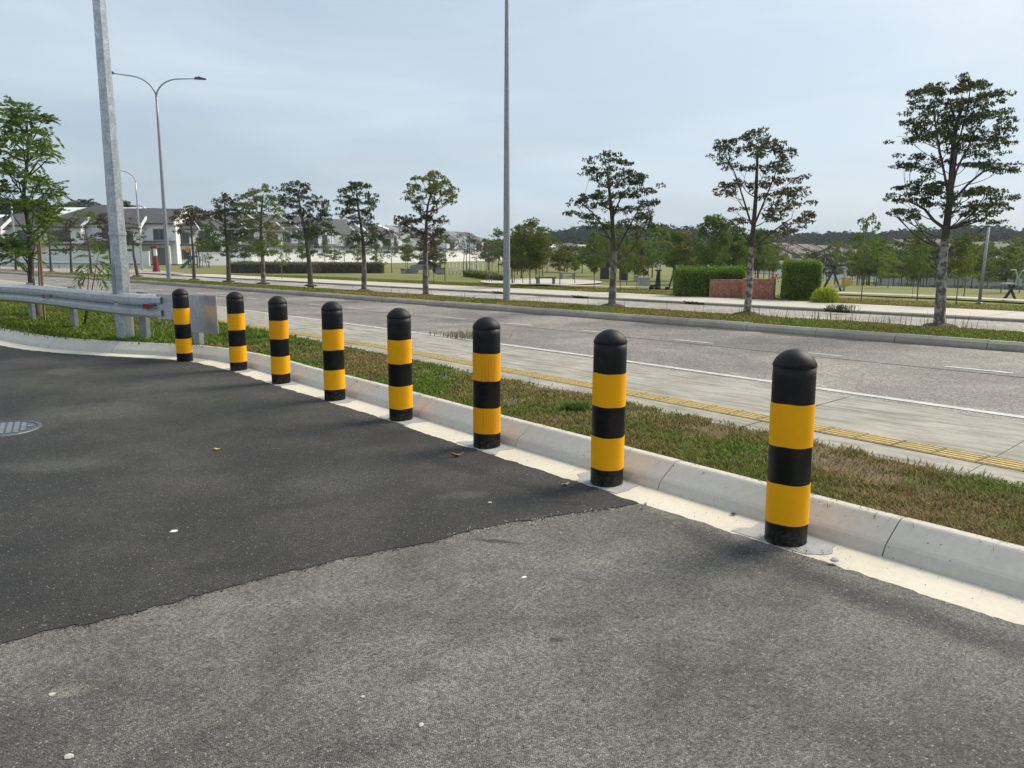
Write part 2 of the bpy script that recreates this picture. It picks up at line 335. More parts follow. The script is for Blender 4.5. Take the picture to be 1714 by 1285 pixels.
MT['leaf_green'] = leafmat('leaf_green', (.075, .125, .022), (.165, .22, .05), None, .35)
MT['leaf_bright'] = leafmat('leaf_bright', (.12, .175, .022), (.25, .29, .055), None, .35)
MT['leaf_dry'] = leafmat('leaf_dry', (.085, .075, .062), (.14, .115, .095), None, .2)
MT['leaf_frond'] = leafmat('leaf_frond', (.055, .115, .02), (.19, .26, .045), None, .3)
MT['leaf_lime'] = leafmat('leaf_lime', (.30, .36, .03), (.45, .46, .06), None, .35)
MT['leaf_hedge'] = leafmat('leaf_hedge', (.085, .16, .02), (.21, .30, .045), None, .3)
MT['leaf_purple'] = leafmat('leaf_purple', (.12, .115, .07), (.22, .19, .13), None, .2)
MT['leaf_palm'] = leafmat('leaf_palm', (.030, .050, .024), (.052, .078, .034), None, .15)
MT['leaf_forest'] = leafmat('leaf_forest', (.008, .026, .017), (.017, .043, .026), None, .08, 1.0, 0.0)
MT['petal'] = leafmat('flower_red', (.55, .03, .02), (.65, .08, .03), None, .3)
MT['hedge_core'] = M('hedge_core', (.02, .03, .01), (.03, .04, .014), 8, .95)
MT['blade'] = colmat('grass_blade')
MT['brick'] = M('brick_red', (.46, .19, .125), (.33, .13, .085), 5, .9, fine=(9, .4))
MT['brick_mortar'] = M('brick_mortar', (.42, .38, .34), (.34, .30, .27), 8, .95)
MT['wall_white'] = M('house_white', (.82, .83, .83), (.74, .75, .75), .5, .8)
MT['wall_grey'] = M('house_grey', (.40, .40, .39), (.35, .35, .345), .6, .85)
MT['wall_beige'] = M('boundary_beige', (.50, .48, .45), (.44, .42, .39), .5, .85)
MT['stone'] = M('stone_facing', (.34, .32, .29), (.16, .15, .14), 3, .9, lo=.45, hi=.55)
def tiles(name, c1, c2):
    m, t, b = newmat(name); b.inputs['Roughness'].default_value = .8
    c = mixc(t, rng(t, noise(t, pos(t), 1.2, 5), .35, .65), c1, c2)
    w = nd(t, 'ShaderNodeTexWave', Scale=1.1, Distortion=0.0); w.bands_direction = 'Z'; t.links.new(pos(t), w.inputs[0])
    c = mixc(t, .35, c, mixc(t, w.outputs[1], (.7, .7, .7), (1.15, 1.15, 1.15)), 'MULTIPLY'); t.links.new(c, b.inputs['Base Color']); return m
MT['roof'] = tiles('roof_tiles', (.060, .057, .060), (.085, .080, .080))
MT['roof_brown'] = tiles('roof_tiles_brown', (.105, .088, .08), (.135, .115, .105))
MT['glass'] = M('window_glass', (.03, .035, .038), (.045, .05, .052), 2, .12)
MT['frame'] = M('window_frame_grey', (.18, .18, .18), (.15, .15, .15), 4, .6)
MT['trim'] = M('white_trim', (.78, .78, .77), (.7, .7, .69), 2, .7)
MT['red_paint'] = M('red_paint', (.24, .016, .024), (.19, .014, .02), 4, .6)
MT['orange'] = M('orange_panel', (.72, .28, .02), (.62, .24, .02), 4, .5)
MT['star'] = M('yellow_panel', (.78, .50, .04), (.70, .44, .03), 4, .5)
MT['teal'] = M('teal_plastic', (.03, .20, .19), (.025, .16, .16), 4, .45)
MT['gym_grey'] = M('gym_grey', (.45, .46, .46), (.38, .39, .39), 5, .5)
MT['gym_yellow'] = M('gym_yellow', (.62, .45, .12), (.5, .36, .1), 5, .5)
MT['bench'] = M('bench_stone', (.24, .24, .235), (.30, .30, .29), 5, .85)
MT['rock'] = M('pale_rock', (.52, .46, .38), (.40, .35, .28), 5, .9, bmp=.5, bscale=12, bdist=.05)
MT['car'] = M('car_paint_grey', (.28, .29, .30), (.25, .26, .27), 1, .3, .4)
MT['deadleaf'] = M('dead_leaf', (.30, .13, .07), (.20, .09, .05), 30, .8)
MT['paper'] = M('white_scrap', (.78, .77, .74), (.68, .67, .65), 30, .8)
MT['stonechip'] = M('stone_chip', (.52, .49, .43), (.38, .36, .32), 40, .9)
MT['tactile_base'] = M('tactile_base', (.33, .25, .12), (.20, .165, .10), 6, .85, fine=(40, .5))
MT['tactile_rib'] = M('tactile_rib', (.70, .47, .13), (.56, .40, .15), 7, .75, fine=(30, .3))
MT['dirt'] = M('gutter_dirt', (.07, .062, .05), (.12, .105, .085), 5, .95, fine=(40, .4))
MT['mulch'] = M('mulch', (.055, .045, .035), (.09, .075, .055), 9, .95, bmp=.8, bscale=40, bdist=.03)

# ------------------------------------------------------------------ ground sheets
def strip(name, A, B, z, mat, zb=None, kind='structure', drop=0.0, parent=None):
    """sheet between two polylines of equal length; drop = thickness"""
    A = np.asarray(A); B = np.asarray(B); n = len(A)
    V = np.r_[np.c_[A, np.full(n, z)], np.c_[B, np.full(n, z if zb is None else zb)]]
    F = [(i, i + n, i + n + 1, i + 1) for i in range(n - 1)]
    if drop:
        V = np.r_[V, V[:n] - [0, 0, drop], V[n:] - [0, 0, drop]]
        F += [(i + 2 * n, i, i + 1, i + 2 * n + 1) for i in range(n - 1)] + [(i + n, i + 3 * n, i + 3 * n + 1, i + n + 1) for i in range(n - 1)]
    # make faces point up
    p = [np.append(V[k][:2], 0) for k in F[0][:3]]
    if np.cross(p[1] - p[0], p[2] - p[1])[2] < 0: F = [tuple(reversed(f)) for f in F]
    me = arrmesh(name, V, np.array(F), mat); o = link(name, me, parent)
    if kind: o['kind'] = kind
    return o
US = np.r_[np.arange(-60, 0, 3.0), np.arange(0, 40, .8), np.arange(40, 140, 4.0)]
def vline(pts): 
    u = [p[0] for p in pts]; v = [p[1] for p in pts]
    f = np.interp(US, u, v)
    return np.array([xy(a, b) for a, b in zip(US, f)])
SWN = [(-60, 3.2), (-5, 5.1), (1.2, 5.58), (6, 6.04), (10.6, 6.35), (16.2, 6.45), (40, 6.7), (140, 7)]
TCN = [(-60, 3.7), (-5, 5.55), (1.35, 6.06), (5.5, 6.44), (10.2, 6.82), (16, 6.96), (40, 7.2), (140, 7.5)]
TCF = [(-60, 3.98), (-5, 5.83), (1.35, 6.34), (5.5, 6.70), (10.2, 7.08), (16, 7.22), (40, 7.46), (140, 7.76)]
SWF = [(-60, 5.7), (-5, 7.5), (1.8, 7.90), (5, 8.22), (10, 8.55), (20, 8.9), (40, 9.2), (140, 9.5)]
LIN = [(-60, 6.6), (-5, 8.3), (2, 8.70), (8, 9.12), (15, 9.40), (23, 9.62), (40, 9.85), (140, 10.2)]
MKB = [(-60, 14.9), (0, 14.72), (20, 14.8), (40, 14.75), (60, 14.4), (80, 13.4), (110, 10.5), (140, 6)]
GFA = [(-60, 16.95), (140, 16.95)]
def vat(tab, u): return np.interp(u, [p[0] for p in tab], [p[1] for p in tab])
def off(tab, d): return [(u, v + d) for u, v in tab]

# one base ground sheet under the road side, terrain mesh beyond the pavement
b = MB(); q = [xy(-1500, -1500), xy(-1500, 24.6), xy(2500, 24.6), xy(2500, -1500)]
g = b.add([(x, y, -.06) for x, y in q], [(0, 3, 2, 1)]).build('ground', MT['soil']); g['kind'] = 'structure'
vv = np.r_[24.5, np.arange(25.3, 60, 3), np.arange(60, 160, 8), np.arange(160, 500, 16), np.geomspace(500, 4000, 10)]
uu = np.r_[-np.geomspace(3000, 260, 10), np.arange(-240, 300, 8), np.geomspace(300, 3000, 10)]
Ug, Vg = np.meshgrid(uu, vv); X, Y = xy(Ug, Vg); Z = park_z(X, np.maximum(Y, 5)) * 1.0
Z += .12 * (fbm(X * .11, Y * .11, 5) - .5) * sstep(26, 40, Vg)
nu, nv = len(uu), len(vv); idx = np.arange(nu * nv).reshape(nv, nu)
F = np.stack([idx[:-1, :-1].ravel(), idx[:-1, 1:].ravel(), idx[1:, 1:].ravel(), idx[1:, :-1].ravel()], 1)
me = arrmesh('park_lawn', np.c_[X.ravel(), Y.ravel(), Z.ravel()], F[:, ::-1] if False else F, MT['lawn'], smooth=True)
me.flip_normals() if me.polygons[0].normal.z < 0 else None
tag(link('park_lawn', me), kind='structure')

# main road, service road
ra = vline(off(SWF, -.05)); rb = vline(off(MKB, .3))
strip('main_road', ra, rb, 0.0, MT['road'])
strip('service_road', vline([(-60, 16.7), (140, 16.7)]), vline([(-60, 21.7), (140, 21.7)]), .0, MT['road2'])
# side road that joins far away on the left
P = [ground(-260, 446.5), ground(60, 448.6), ground(245, 450), ground(330, 459.5), ground(150, 455), ground(0, 453), ground(-300, 452)]
b = MB(); b.add([(p[0], p[1], .012) for p in P], [tuple(range(len(P)))]); o = b.build('side_road', MT['road2'])
if o.data.polygons[0].normal.z < 0: o.data.flip_normals()
o['kind'] = 'structure'
strip('edge_line', vline(off(LIN, -.06)), vline(off(LIN, .07)), .005, MT['white_paint'])
DASH = [(2.66, 14.75, 2.17, 15.36), (1.04, 16.47, .5, 17.16), (4.14, 13.0, 3.76, 13.61), (5.67, 11.36, 5.19, 11.93)]
DL = [(-60, 11.3), (0, 11.88), (10, 12.15), (20, 12.30), (35, 12.42), (60, 12.2), (140, 10)]
k = 0
for u0 in np.arange(-6.5, 70, 2.35):
    a = np.array([xy(u0, vat(DL, u0) - .05), xy(u0 + .85, vat(DL, u0 + .85) - .05)]); c = np.array([xy(u0, vat(DL, u0) + .05), xy(u0 + .85, vat(DL, u0 + .85) + .05)])
    o = strip('lane_dash', a, c, .005, MT['white_paint']); k += 1
strip('tar_seam', vline(off(DL, -.35)), vline(off(DL, -.32)), .004, MT['new_asphalt'])

# ------------------------------------------------------------------ car park asphalt, kerb and gutter
KB = crom([(9.5, -5.6), (5.9, -1.0), (4.4, .82), (3.3, 2.16), (2.33, 3.34), (1.66, 4.15), (.98, 4.98), (.35, 5.76), (-.34, 6.60), (-.98, 7.42), (-1.84, 8.47), (-2.6, 9.35), (-3.3, 10.24), (-3.98, 10.98), (-4.76, 11.68), (-5.85, 12.05), (-6.87, 12.42), (-7.9, 12.95), (-9.2, 13.98), (-11, 15.6), (-13.2, 17.6), (-17, 21), (-24, 27)], .1)
KB = resample(KB, .1)
for _ in range(30): KB[1:-1] = .25 * KB[:-2] + .5 * KB[1:-1] + .25 * KB[2:]
KN, KT = normals2(KB)
KN = -KN        # towards the grass side (right of travel up-left)
if KN[100] @ np.array([1, 1]) < 0: KN = -KN
arc = np.r_[0, np.cumsum(np.linalg.norm(np.diff(KB, axis=0), axis=1))]
# old asphalt: a big sheet on the near side of the gutter
edge = KB - KN * .30
edge = e2_ = None
_e = resample(KB, .03); _n, _ = normals2(_e); _n = -_n
if _n[300] @ np.array([1, 1]) < 0: _n = -_n
edge = _e - _n * (.285 + (fbm(_e[:, 0] * 6, _e[:, 1] * 6, 11) - .5) * .05 + (vnoise(_e[:, 0] * 45, _e[:, 1] * 45, 2) - .5) * .018)[:, None]
nE = len(edge)
far = edge - np.array([.78, .62]) * 45
strip('old_asphalt_road', edge, far, 0.003, MT['old_asphalt'])
# newer asphalt laid over it: outline along the gutter and the cut edge
SPL = [(1043, 847), (1010, 851), (984, 854), (950, 860), (907, 865), (850, 874), (789, 887), (745, 898), (700, 910), (650, 920), (592, 932), (540, 943), (485, 955), (429, 969), (385, 980), (338, 991.5), (293, 1005.5), (237, 1020), (190, 1031), (141, 1042), (70, 1058), (0, 1077), (-120, 1105), (-400, 1180)]
sp = np.array([ground(x, y, .008)[:2] for x, y in SPL]); sp = resample(sp, .02)
sn, _ = normals2(sp); sp = sp + sn * ((fbm(sp[:, 0] * 9, sp[:, 1] * 9, 3) - .5) * .05 + (vnoise(sp[:, 0] * 60, sp[:, 1] * 60, 9) - .5) * .018)[:, None]
e2 = resample(KB, .03); n2, _ = normals2(e2); n2 = -n2
if n2[300] @ np.array([1, 1]) < 0: n2 = -n2
jag = (fbm(e2[:, 0] * 6, e2[:, 1] * 6, 11) - .5) * .06 + (vnoise(e2[:, 0] * 45, e2[:, 1] * 45, 2) - .5) * .02
ge = e2 - n2 * (.29 + jag)[:, None]
d0 = np.linalg.norm(ge - sp[0], axis=1).argmin()
new_edge = ge[d0:]                                   # from the cut going left along the gutter
old_edge = ge[:d0 + 1]
poly = [tuple(p) for p in sp[::-1]] + [tuple(p) for p in new_edge] + [(-30, 26), (-34, 10), (-20, 0)]
from mathutils.geometry import tessellate_polygon
def polysheet(name, poly, z, mat, drop=.012):
    n = len(poly); V = [(x, y, z) for x, y in poly]; T = tessellate_polygon([[Vector(p) for p in V]])
    F = []
    for t in T:
        a, c, d = (np.array(V[i]) for i in t); F.append(tuple(t) if np.cross(c - a, d - a)[2] > 0 else tuple(reversed(t)))
    area = sum(poly[i][0] * poly[(i + 1) % n][1] - poly[(i + 1) % n][0] * poly[i][1] for i in range(n))
    V += [(x, y, z - drop) for x, y in poly]
    for i in range(n):
        j = (i + 1) % n; f = (i, i + n, j + n, j); F.append(f if area > 0 else tuple(reversed(f)))
    b = MB(); b.add(V, F); o = b.build(name, mat); o['kind'] = 'structure'; return o
polysheet('new_asphalt_road', poly, .007, MT['new_asphalt'], .012)
# gutter slab
strip('gutter', KB - KN * .33, KB + KN * .03, -.001, MT['gutter'], zb=.010)
# kerb stones, one piece each
bed = MB(); kerb = None
PROF = [(.0, -.05), (.0, .012), (.006, .030), (.022, .058), (.032, .070), (.050, .085), (.165, .166), (.178, .173), (.195, .175), (.245, .172), (.262, .160), (.265, -.05)]
kerb = strip('kerb', KB + KN * .03, KB + KN * .25, -.02, MT['mortar'], drop=.08)
s0 = 0.0
joint = arc[np.linalg.norm(KB - np.array([.99, 4.96]), axis=1).argmin()]
s0 = joint - 1.5 * math.ceil(joint / 1.5)
while s0 < arc[-1] - 1:
    a0, a1 = max(s0 + .004, 0), min(s0 + 1.496, arc[-1])
    if a1 - a0 > .3:
        ss = np.linspace(a0, a1, 8); bx = np.interp(ss, arc, KB[:, 0]); by = np.interp(ss, arc, KB[:, 1])
        nx = np.interp(ss, arc, KN[:, 0]); ny = np.interp(ss, arc, KN[:, 1]); jz = random.uniform(-.002, .003)
        V, F = [], []; m = len(PROF)
        for i in range(8):
            for d, z in PROF: V.append((bx[i] + nx[i] * d, by[i] + ny[i] * d, z + jz))
        for i in range(7):
            for j in range(m): F.append((i * m + j, i * m + (j + 1) % m, (i + 1) * m + (j + 1) % m, (i + 1) * m + j))
        F += [tuple(reversed(range(m))), tuple(7 * m + j for j in range(m))]
        b = MB(); b.add(V, F, sm=False); o = b.build('kerb_stone', MT['kerb'], kerb)
    s0 += 1.5

# grass verge between kerb and footpath
vk = KB + KN * .25
ku, kv = uv(vk[:, 0], vk[:, 1])
sw = np.array([xy(u, vat(SWN, u) + .03) for u in ku])
sel = (ku > -18) & (ku < 60)
A = vk[sel]; Bq = sw[sel]; n = len(A); rows = 8
V = np.concatenate([np.c_[A * (1 - t) + Bq * t, np.full(n, .150 - .045 * t) + .03 * (fbm((A * (1 - t) + Bq * t)[:, 0] * 1.5, (A * (1 - t) + Bq * t)[:, 1] * 1.5, 4) - .5) * math.sin(math.pi * t)] for t in np.linspace(0, 1, rows)])
F = np.array([(r * n + i, r * n + i + 1, (r + 1) * n + i + 1, (r + 1) * n + i) for r in range(rows - 1) for i in range(n - 1)])
me = arrmesh('verge_ground', V, F, MT['soil'], smooth=True)
if me.polygons[0].normal.z < 0: me.flip_normals()
tag(link('verge_ground', me), kind='structure')
def verge_pt(i, t): 
    p = A[i] * (1 - t)[:, None] + Bq[i] * t[:, None]
    return np.c_[p, .150 - .045 * t + .03 * (fbm(p[:, 0] * 1.5, p[:, 1] * 1.5, 4) - .5) * np.sin(math.pi * t)]

def grass(name, P, h, w, cols, lean=.9, label=None, seed=1):
    r = np.random.default_rng(seed); n = len(P); a = r.uniform(0, 2 * math.pi, n); ln = r.uniform(.3, 1, n) * lean * h
    hh = h * r.uniform(.55, 1.2, n); th = a + r.uniform(1.2, 1.9, n)
    d = np.c_[np.cos(a) * ln, np.sin(a) * ln, hh * .8]; sdv = np.c_[np.cos(th), np.sin(th), np.zeros(n)] * (w / 2)[:, None]
    mid = P + d * [.45, .45, .62]
    V = np.stack([P - sdv, P + sdv, mid + sdv * .8, mid - sdv * .8, P + d], 1).reshape(-1, 3)
    i = np.arange(n)[:, None] * 5
    F = np.r_[i + [0, 1, 2], i + [0, 2, 3], i + [3, 2, 4]]
    me = arrmesh(name, V, F, MT['blade'], col=np.repeat(cols, 5, 0)); o = link(name, me); o['kind'] = 'stuff'; 
    if label: o['label'] = label
    o['category'] = 'grass'; return o
def gcol(P, r, green, brown, g0, sc=1.1, seed=21, contrast=3.2):
    f = np.clip((fbm(P[:, 0] * sc, P[:, 1] * sc, seed) - .5) * contrast + g0 + r.normal(0, .22, len(P)), 0, 1)[:, None]
    c = np.array(brown) * (1 - f) + np.array(green) * f
    return c * r.uniform(.35, 1.5, (len(P), 1)) * (1 + r.normal(0, .06, (len(P), 3)))
r = np.random.default_rng(3); n = 300000
nA = len(A); Yw = A[:, 1]
# more blades close to the camera
wgt = 1 / np.maximum(np.linalg.norm(A, axis=1), 3) ** 1.0 * np.maximum(np.linalg.norm(Bq - A, axis=1), .3); wgt[np.linalg.norm(A, axis=1) > 32] = 0
wgt[uv(A[:, 0], A[:, 1])[0] < -2.5] = 0
i = r.choice(nA, n, p=wgt / wgt.sum()); t = r.uniform(-.010, 1.04, n); P = verge_pt(i, t); P[:, :2] += r.normal(0, .04, (n, 2))
pu, pv = uv(P[:, 0], P[:, 1]); g0 = .20 + 1.0 * sstep(7.5, 13, pu) + .35 * sstep(.82, 1, t) + .1 * sstep(.1, 0, t)
bare = fbm(P[:, 0] * 1.7, P[:, 1] * 1.7, 77)
keep = (r.uniform(0, 1, n) < np.clip((.70 - bare) * 6, .18, 1)) | (pu > 9); P, g0, pu = P[keep], g0[keep], pu[keep]
h = .032 * (1 + 1.6 * sstep(9, 14, pu)) * (.7 + .6 * fbm(P[:, 0] * 3, P[:, 1] * 3, 8)); h = h * np.where(r.uniform(0, 1, len(P)) < .03, 1.6, 1.0) * (.65 + .9 * vnoise(P[:, 0] * 9, P[:, 1] * 9, 15)); dist = np.linalg.norm(P[:, :2], axis=1)
grass('verge_grass', P, h, np.clip(.0012 * dist, .005, .02), gcol(P, r, (.13, .20, .022), (.29, .215, .085), g0 + .05), 1.25, 'short patchy green and brown turf between the new kerb and the footpath')

# ------------------------------------------------------------------ footpath slabs and tactile tiles
ZS = .10
side = strip('footpath', vline(off(SWN, .02)), vline(off(SWF, -.02)), ZS - .03, MT['mulch'], drop=.15)
def quadslab(tabA, tabB, u0, u1, z0, z1, name, mat, parent, nseg=3):
    us = np.linspace(u0, u1, nseg + 1)
    poly = [xy(u, vat(tabA, u)) for u in us] + [xy(u, vat(tabB, u)) for u in us[::-1]]
    ar = sum(poly[i][0] * poly[(i + 1) % len(poly)][1] - poly[(i + 1) % len(poly)][0] * poly[i][1] for i in range(len(poly)))
    if ar < 0: poly = poly[::-1]
    b = MB(); b.slab(poly, z0, z1); return b.build(name, mat, parent)
u0 = 3.4 - 1.8 * 8; kk = 0
while u0 < 62:
    L = 1.8 if u0 < 30 else 3.6; ga = .010 if kk % 2 == 0 else .004
    jz = random.uniform(-.003, .003)
    quadslab(off(TCF, .012), SWF, u0 + ga, u0 + L - .004, ZS - .09, ZS + jz, 'concrete_slab', MT['slab'], side)
    quadslab(SWN, off(TCN, -.012), u0 + ga, u0 + L - .004, ZS - .09, ZS + jz - .001, 'edge_slab', MT['slab'], side)
    u0 += L; kk += 1
TL = .30; b = MB(); b.box((0, 0, -.02), (TL - .006, .262, .04), 0)
for j in range(4): 
    y = -.0975 + j * .065; b.prism([(-.0, 0)] * 0 or [(-.016, 0), (.016, 0), (.011, .006), (-.011, .006)], -TL / 2 + .012, TL / 2 - .012, 1, lambda p, y=y: (p[1], y + p[0], p[2]))
tile_me = b.mesh('tactile_tile', [MT['tactile_base'], MT['tactile_rib']])
tu = -5.0
while tu < 40:
    v0, v1 = [(vat(TCN, w) + vat(TCF, w)) / 2 for w in (tu, tu + TL)]
    p0, p1 = np.array(xy(tu, v0)), np.array(xy(tu + TL, v1)); d = p1 - p0; o = link('tactile_tile', tile_me, side)
    c = (p0 + p1) / 2; o.location = (c[0], c[1], ZS + random.uniform(-.001, .002)); o.rotation_euler = (0, 0, math.atan2(d[1], d[0])); tu += TL + .002

# ------------------------------------------------------------------ tree strip between the roads
def kerb_run(name, tab, d, h, w, z0, us0, us1, step, mat, chamfer=.05):
    root = strip(name, np.array([xy(u, vat(tab, u) + d * .02) for u in np.arange(us0, us1, step)]), np.array([xy(u, vat(tab, u) + d * (w - .02)) for u in np.arange(us0, us1, step)]), -.01, MT['mortar'])
    u = us0
    while u < us1:
        uu_ = np.linspace(u + .006, u + step - .006, 4); V, F = [], []
        prof = [(0, -.04), (0, h - chamfer * 1.2), (chamfer * .25, h - chamfer * .5), (chamfer, h), (w, h - .004), (w, -.04)]; m = len(prof); jz = random.uniform(-.006, .006)
        for q in uu_:
            vb = vat(tab, q)
            for a, z in prof: X_, Y_ = xy(q, vb + d * a); V.append((X_, Y_, z + (jz if z > 0 else 0)))
        for i in range(3):
            for j in range(m): F.append((i * m + j, i * m + (j + 1) % m, (i + 1) * m + (j + 1) % m, (i + 1) * m + j))
        F += [tuple(reversed(range(m))), tuple(3 * m + j for j in range(m))]
        if d < 0: F = [tuple(reversed(f)) for f in F]
        F = [tuple(reversed(f)) for f in F]
        b = MB(); b.add(V, F); b.build('kerb_stone', mat, root); u += step
    return root
kerb_run('median_kerb', MKB, 1, .15, .26, 0, -14.0, 78, 1.5, MT['oldkerb'], .09)
kerb_run('median_back_kerb', GFA, -1, .14, .15, 0, -14.0, 78, 3, MT['oldkerb'])
KV2 = [(-60, 21.5), (140, 21.5)]
kerb_run('pavement_kerb', KV2, 1, .07, .14, 0, -14.0, 60, 2, MT['oldkerb'], .02)
strip('median_ground', vline(off(MKB, .25)), vline(off(GFA, -.14)), .13, MT['soil'])
pv_root = strip('pavement', np.array([xy(u, 21.64) for u in (-14, 60)]), np.array([xy(u, 24.55) for u in (-14, 60)]), .03, MT['mortar'])
for u in np.arange(-14, 60, 2.0): quadslab(off(KV2, .145), off(KV2, 3.02), u + .006, u + 1.994, .0, .074 + random.uniform(-.003, .003), 'pavement_slab', MT['pave'], pv_root, 1)
def foot_strip(name, tab, d, wmin, wmax, us, z, seed):  # dark sheet of uneven width along the kerb foot
    w = wmin + (wmax - wmin) * np.clip((fbm(us * 1.1, us * 0 + seed, seed) - .35) * 2.6, 0, 1) + .05 * vnoise(us * 7, us * 0, seed + 1) * (wmax > .1)
    b0 = np.array([vat(tab, u) for u in us]); strip(name, np.array([xy(u, v + .01) for u, v in zip(us, b0)]), np.array([xy(u, v + d * q) for u, v, q in zip(us, b0, w)]), z, MT['dirt'])
foot_strip('gutter_dirt', MKB, -1, .03, .30, np.arange(-12, 76, .12), .004, 3)
foot_strip('gutter_dirt', KV2, -1, .07, .22, np.arange(-12, 60, .2), .004, 8)
r = np.random.default_rng(9); n = 150000
u = -6 + 75 * r.beta(1, 1.5, n); v = vat(MKB, u) + .22 + r.uniform(0, 1, n) * (16.9 - vat(MKB, u) - .2)
X, Y = xy(u, v); P = np.c_[X, Y, np.full(n, .13)]; dist = np.hypot(X, Y)
grass('median_grass', P, .05 * (.6 + .9 * fbm(X * 1.2, Y * 1.2, 31)) , np.clip(.0012 * dist, .012, .05), gcol(P, r, (.19, .245, .032), (.34, .26, .085), .5, .5), 1.0, 'green and straw coloured grass on the planted strip between the two roads')
n = 150000; u = -25 + 110 * r.uniform(0, 1, n); v = 24.55 + 3.0 * r.uniform(0, 1, n) ** 2; X, Y = xy(u, v); ok = (u < 58) & (Y > 10) & (abs(X / Y) < .75); X, Y = X[ok], Y[ok]
P = np.c_[X, Y, park_z(X, Y) + .005]; dist = np.hypot(X, Y)
grass('lawn_grass', P, .028 * np.ones(len(P)), np.clip(.0012 * dist, .02, .06), gcol(P, r, (.20, .245, .028), (.34, .27, .07), .5, .16, 41), 1.1, 'mown lawn grass of the park beyond the pale pavement')
# tall weeds at the back of the strip
n = 260; uw = np.r_[r.uniform(4.5, 10, 190), r.uniform(-2, 30, 70)]; X, Y = xy(uw, 16.75 + r.normal(0, .1, n)); P = np.c_[X, Y, np.full(n, .13)]
grass('strip_weeds', P, r.uniform(.12, .42, n), np.full(n, .012), gcol(P, r, (.10, .15, .03), (.2, .17, .08), .4, 1), .45, 'tall wispy weeds along the back edge of the tree strip')

# ------------------------------------------------------------------ bollards
HB, DB = 1.06, .222
def lathe_part(prof, name, mat, parent, n=40):
    b = MB(); b.lathe(prof, n); return b.build(name, mat, parent)
rB = DB / 2
post_prof = [(rB, 0), (rB, .92), (rB - .001, .97)]
bol_pts = [(1314, 915, -.5, 'closest bollard, largest and standing farthest right beside the bare grey asphalt'), (1015, 815.5, .3, 'bollard standing where the black asphalt ends against the grey asphalt'), (815, 751.5, 0, 'bollard standing beside the curled brown dead leaf on black asphalt'),
           (671.5, 705, 0, 'bollard with clean peaked cap, fourth from the largest'), (561, 671, 0, 'bollard between the streaked one and the fourth, fifth from the largest'), (471, 642.7, 0, 'bollard with dark drip streaks down its upper yellow band'),
           (400, 620.5, 0, 'bollard right beside the free end plate of the guardrail'), (310, 605, -.5, 'smallest and most distant bollard, standing in front of the guardrail')]
for k, (px, py, lean, lab) in enumerate(bol_pts):
    P = ground(px, py, .006); d = P[:2] / np.linalg.norm(P[:2]); P[:2] += d * rB
    root = empty('bollard', (P[0], P[1], .004), 'black and yellow striped ' + lab, 'bollard', 'striped bollards along the kerb', rz=random.uniform(0, 6))
    root.rotation_euler = (0, R(lean), 0) if lean else (0, 0, root.rotation_euler[2])
    lathe_part(post_prof, 'post', MT['black'], root)
    dm = .005 if k in (1, 0, 3) else 0
    cp = [(rB - .001, .966), (rB + .0008 + dm * .2, .972), (rB + .001 + dm * .2, .982), (rB - .005, .997), (rB * .86, 1.015), (rB * .66, 1.036), (rB * .42, 1.052), (rB * .2, 1.059), (.001, 1.061)]
    lathe_part(cp, 'cap', MT['black'], root)
    for z0, z1 in ((.118, .335), (.55, .772)):
        z0 += random.uniform(-.006, .006); z1 += random.uniform(-.006, .006)
        rr = rB + .0022; ym = MT['yellow_dirty'] if (k == 5 and z0 > .4) or k == 2 else MT['yellow']
        b = MB(); b.lathe([(rr, z0), (rr, (z0 + z1) / 2), (rr, z1)], 48, cap=False); b.lathe([(rB - .003, z0), (rr, z0)], 48, cap=False, sm=False); b.lathe([(rr, z1), (rB - .003, z1)], 48, cap=False, sm=False)
        V = [list(p) for p in b.v]
        for q in V:
            a = math.atan2(q[1], q[0]); q[2] += .0025 * math.sin(a * 2 + k) + .0012 * math.sin(a * 5 + 2 * k)
        b.v = [tuple(q) for q in V]; b.build('yellow_band', ym, root)
    # grey mortar where the post was set into the gutter
    kb = np.linalg.norm(KB - P[:2], axis=1).argmin(); T, Nn = KT[kb], KN[kb]
    poly = []
    for a in np.linspace(0, 2 * math.pi, 40, endpoint=False):
        ca, sa = math.cos(a), math.sin(a); s_ = 1 / max(abs(ca) / .235, abs(sa) / .15) * (1 + .22 * (vnoise(np.array(a * 2.2), np.array(k * 3.1), 5) - .5) * 2)
        dd = np.array([s_ * ca, s_ * sa]); off_ = dd[1]; poly.append(tuple(KB[kb] - KN[kb] * .150 + T * (dd[0] + T @ (P[:2] - KB[kb])) + Nn * np.clip(off_, -.112, .125)))
    ar = sum(poly[i][0] * poly[(i + 1) % 40][1] - poly[(i + 1) % 40][0] * poly[i][1] for i in range(40))
    b = MB(); b.slab(poly if ar > 0 else poly[::-1], -.03, .0)
    b.v = [(x, y, z if z < -.01 else .0091 + .0306 * float((np.array([x, y]) - KB[kb]) @ KN[kb]) + .0035) for x, y, z in b.v]; o = b.build('mortar_patch', MT['mortar']); o['kind'] = 'structure'

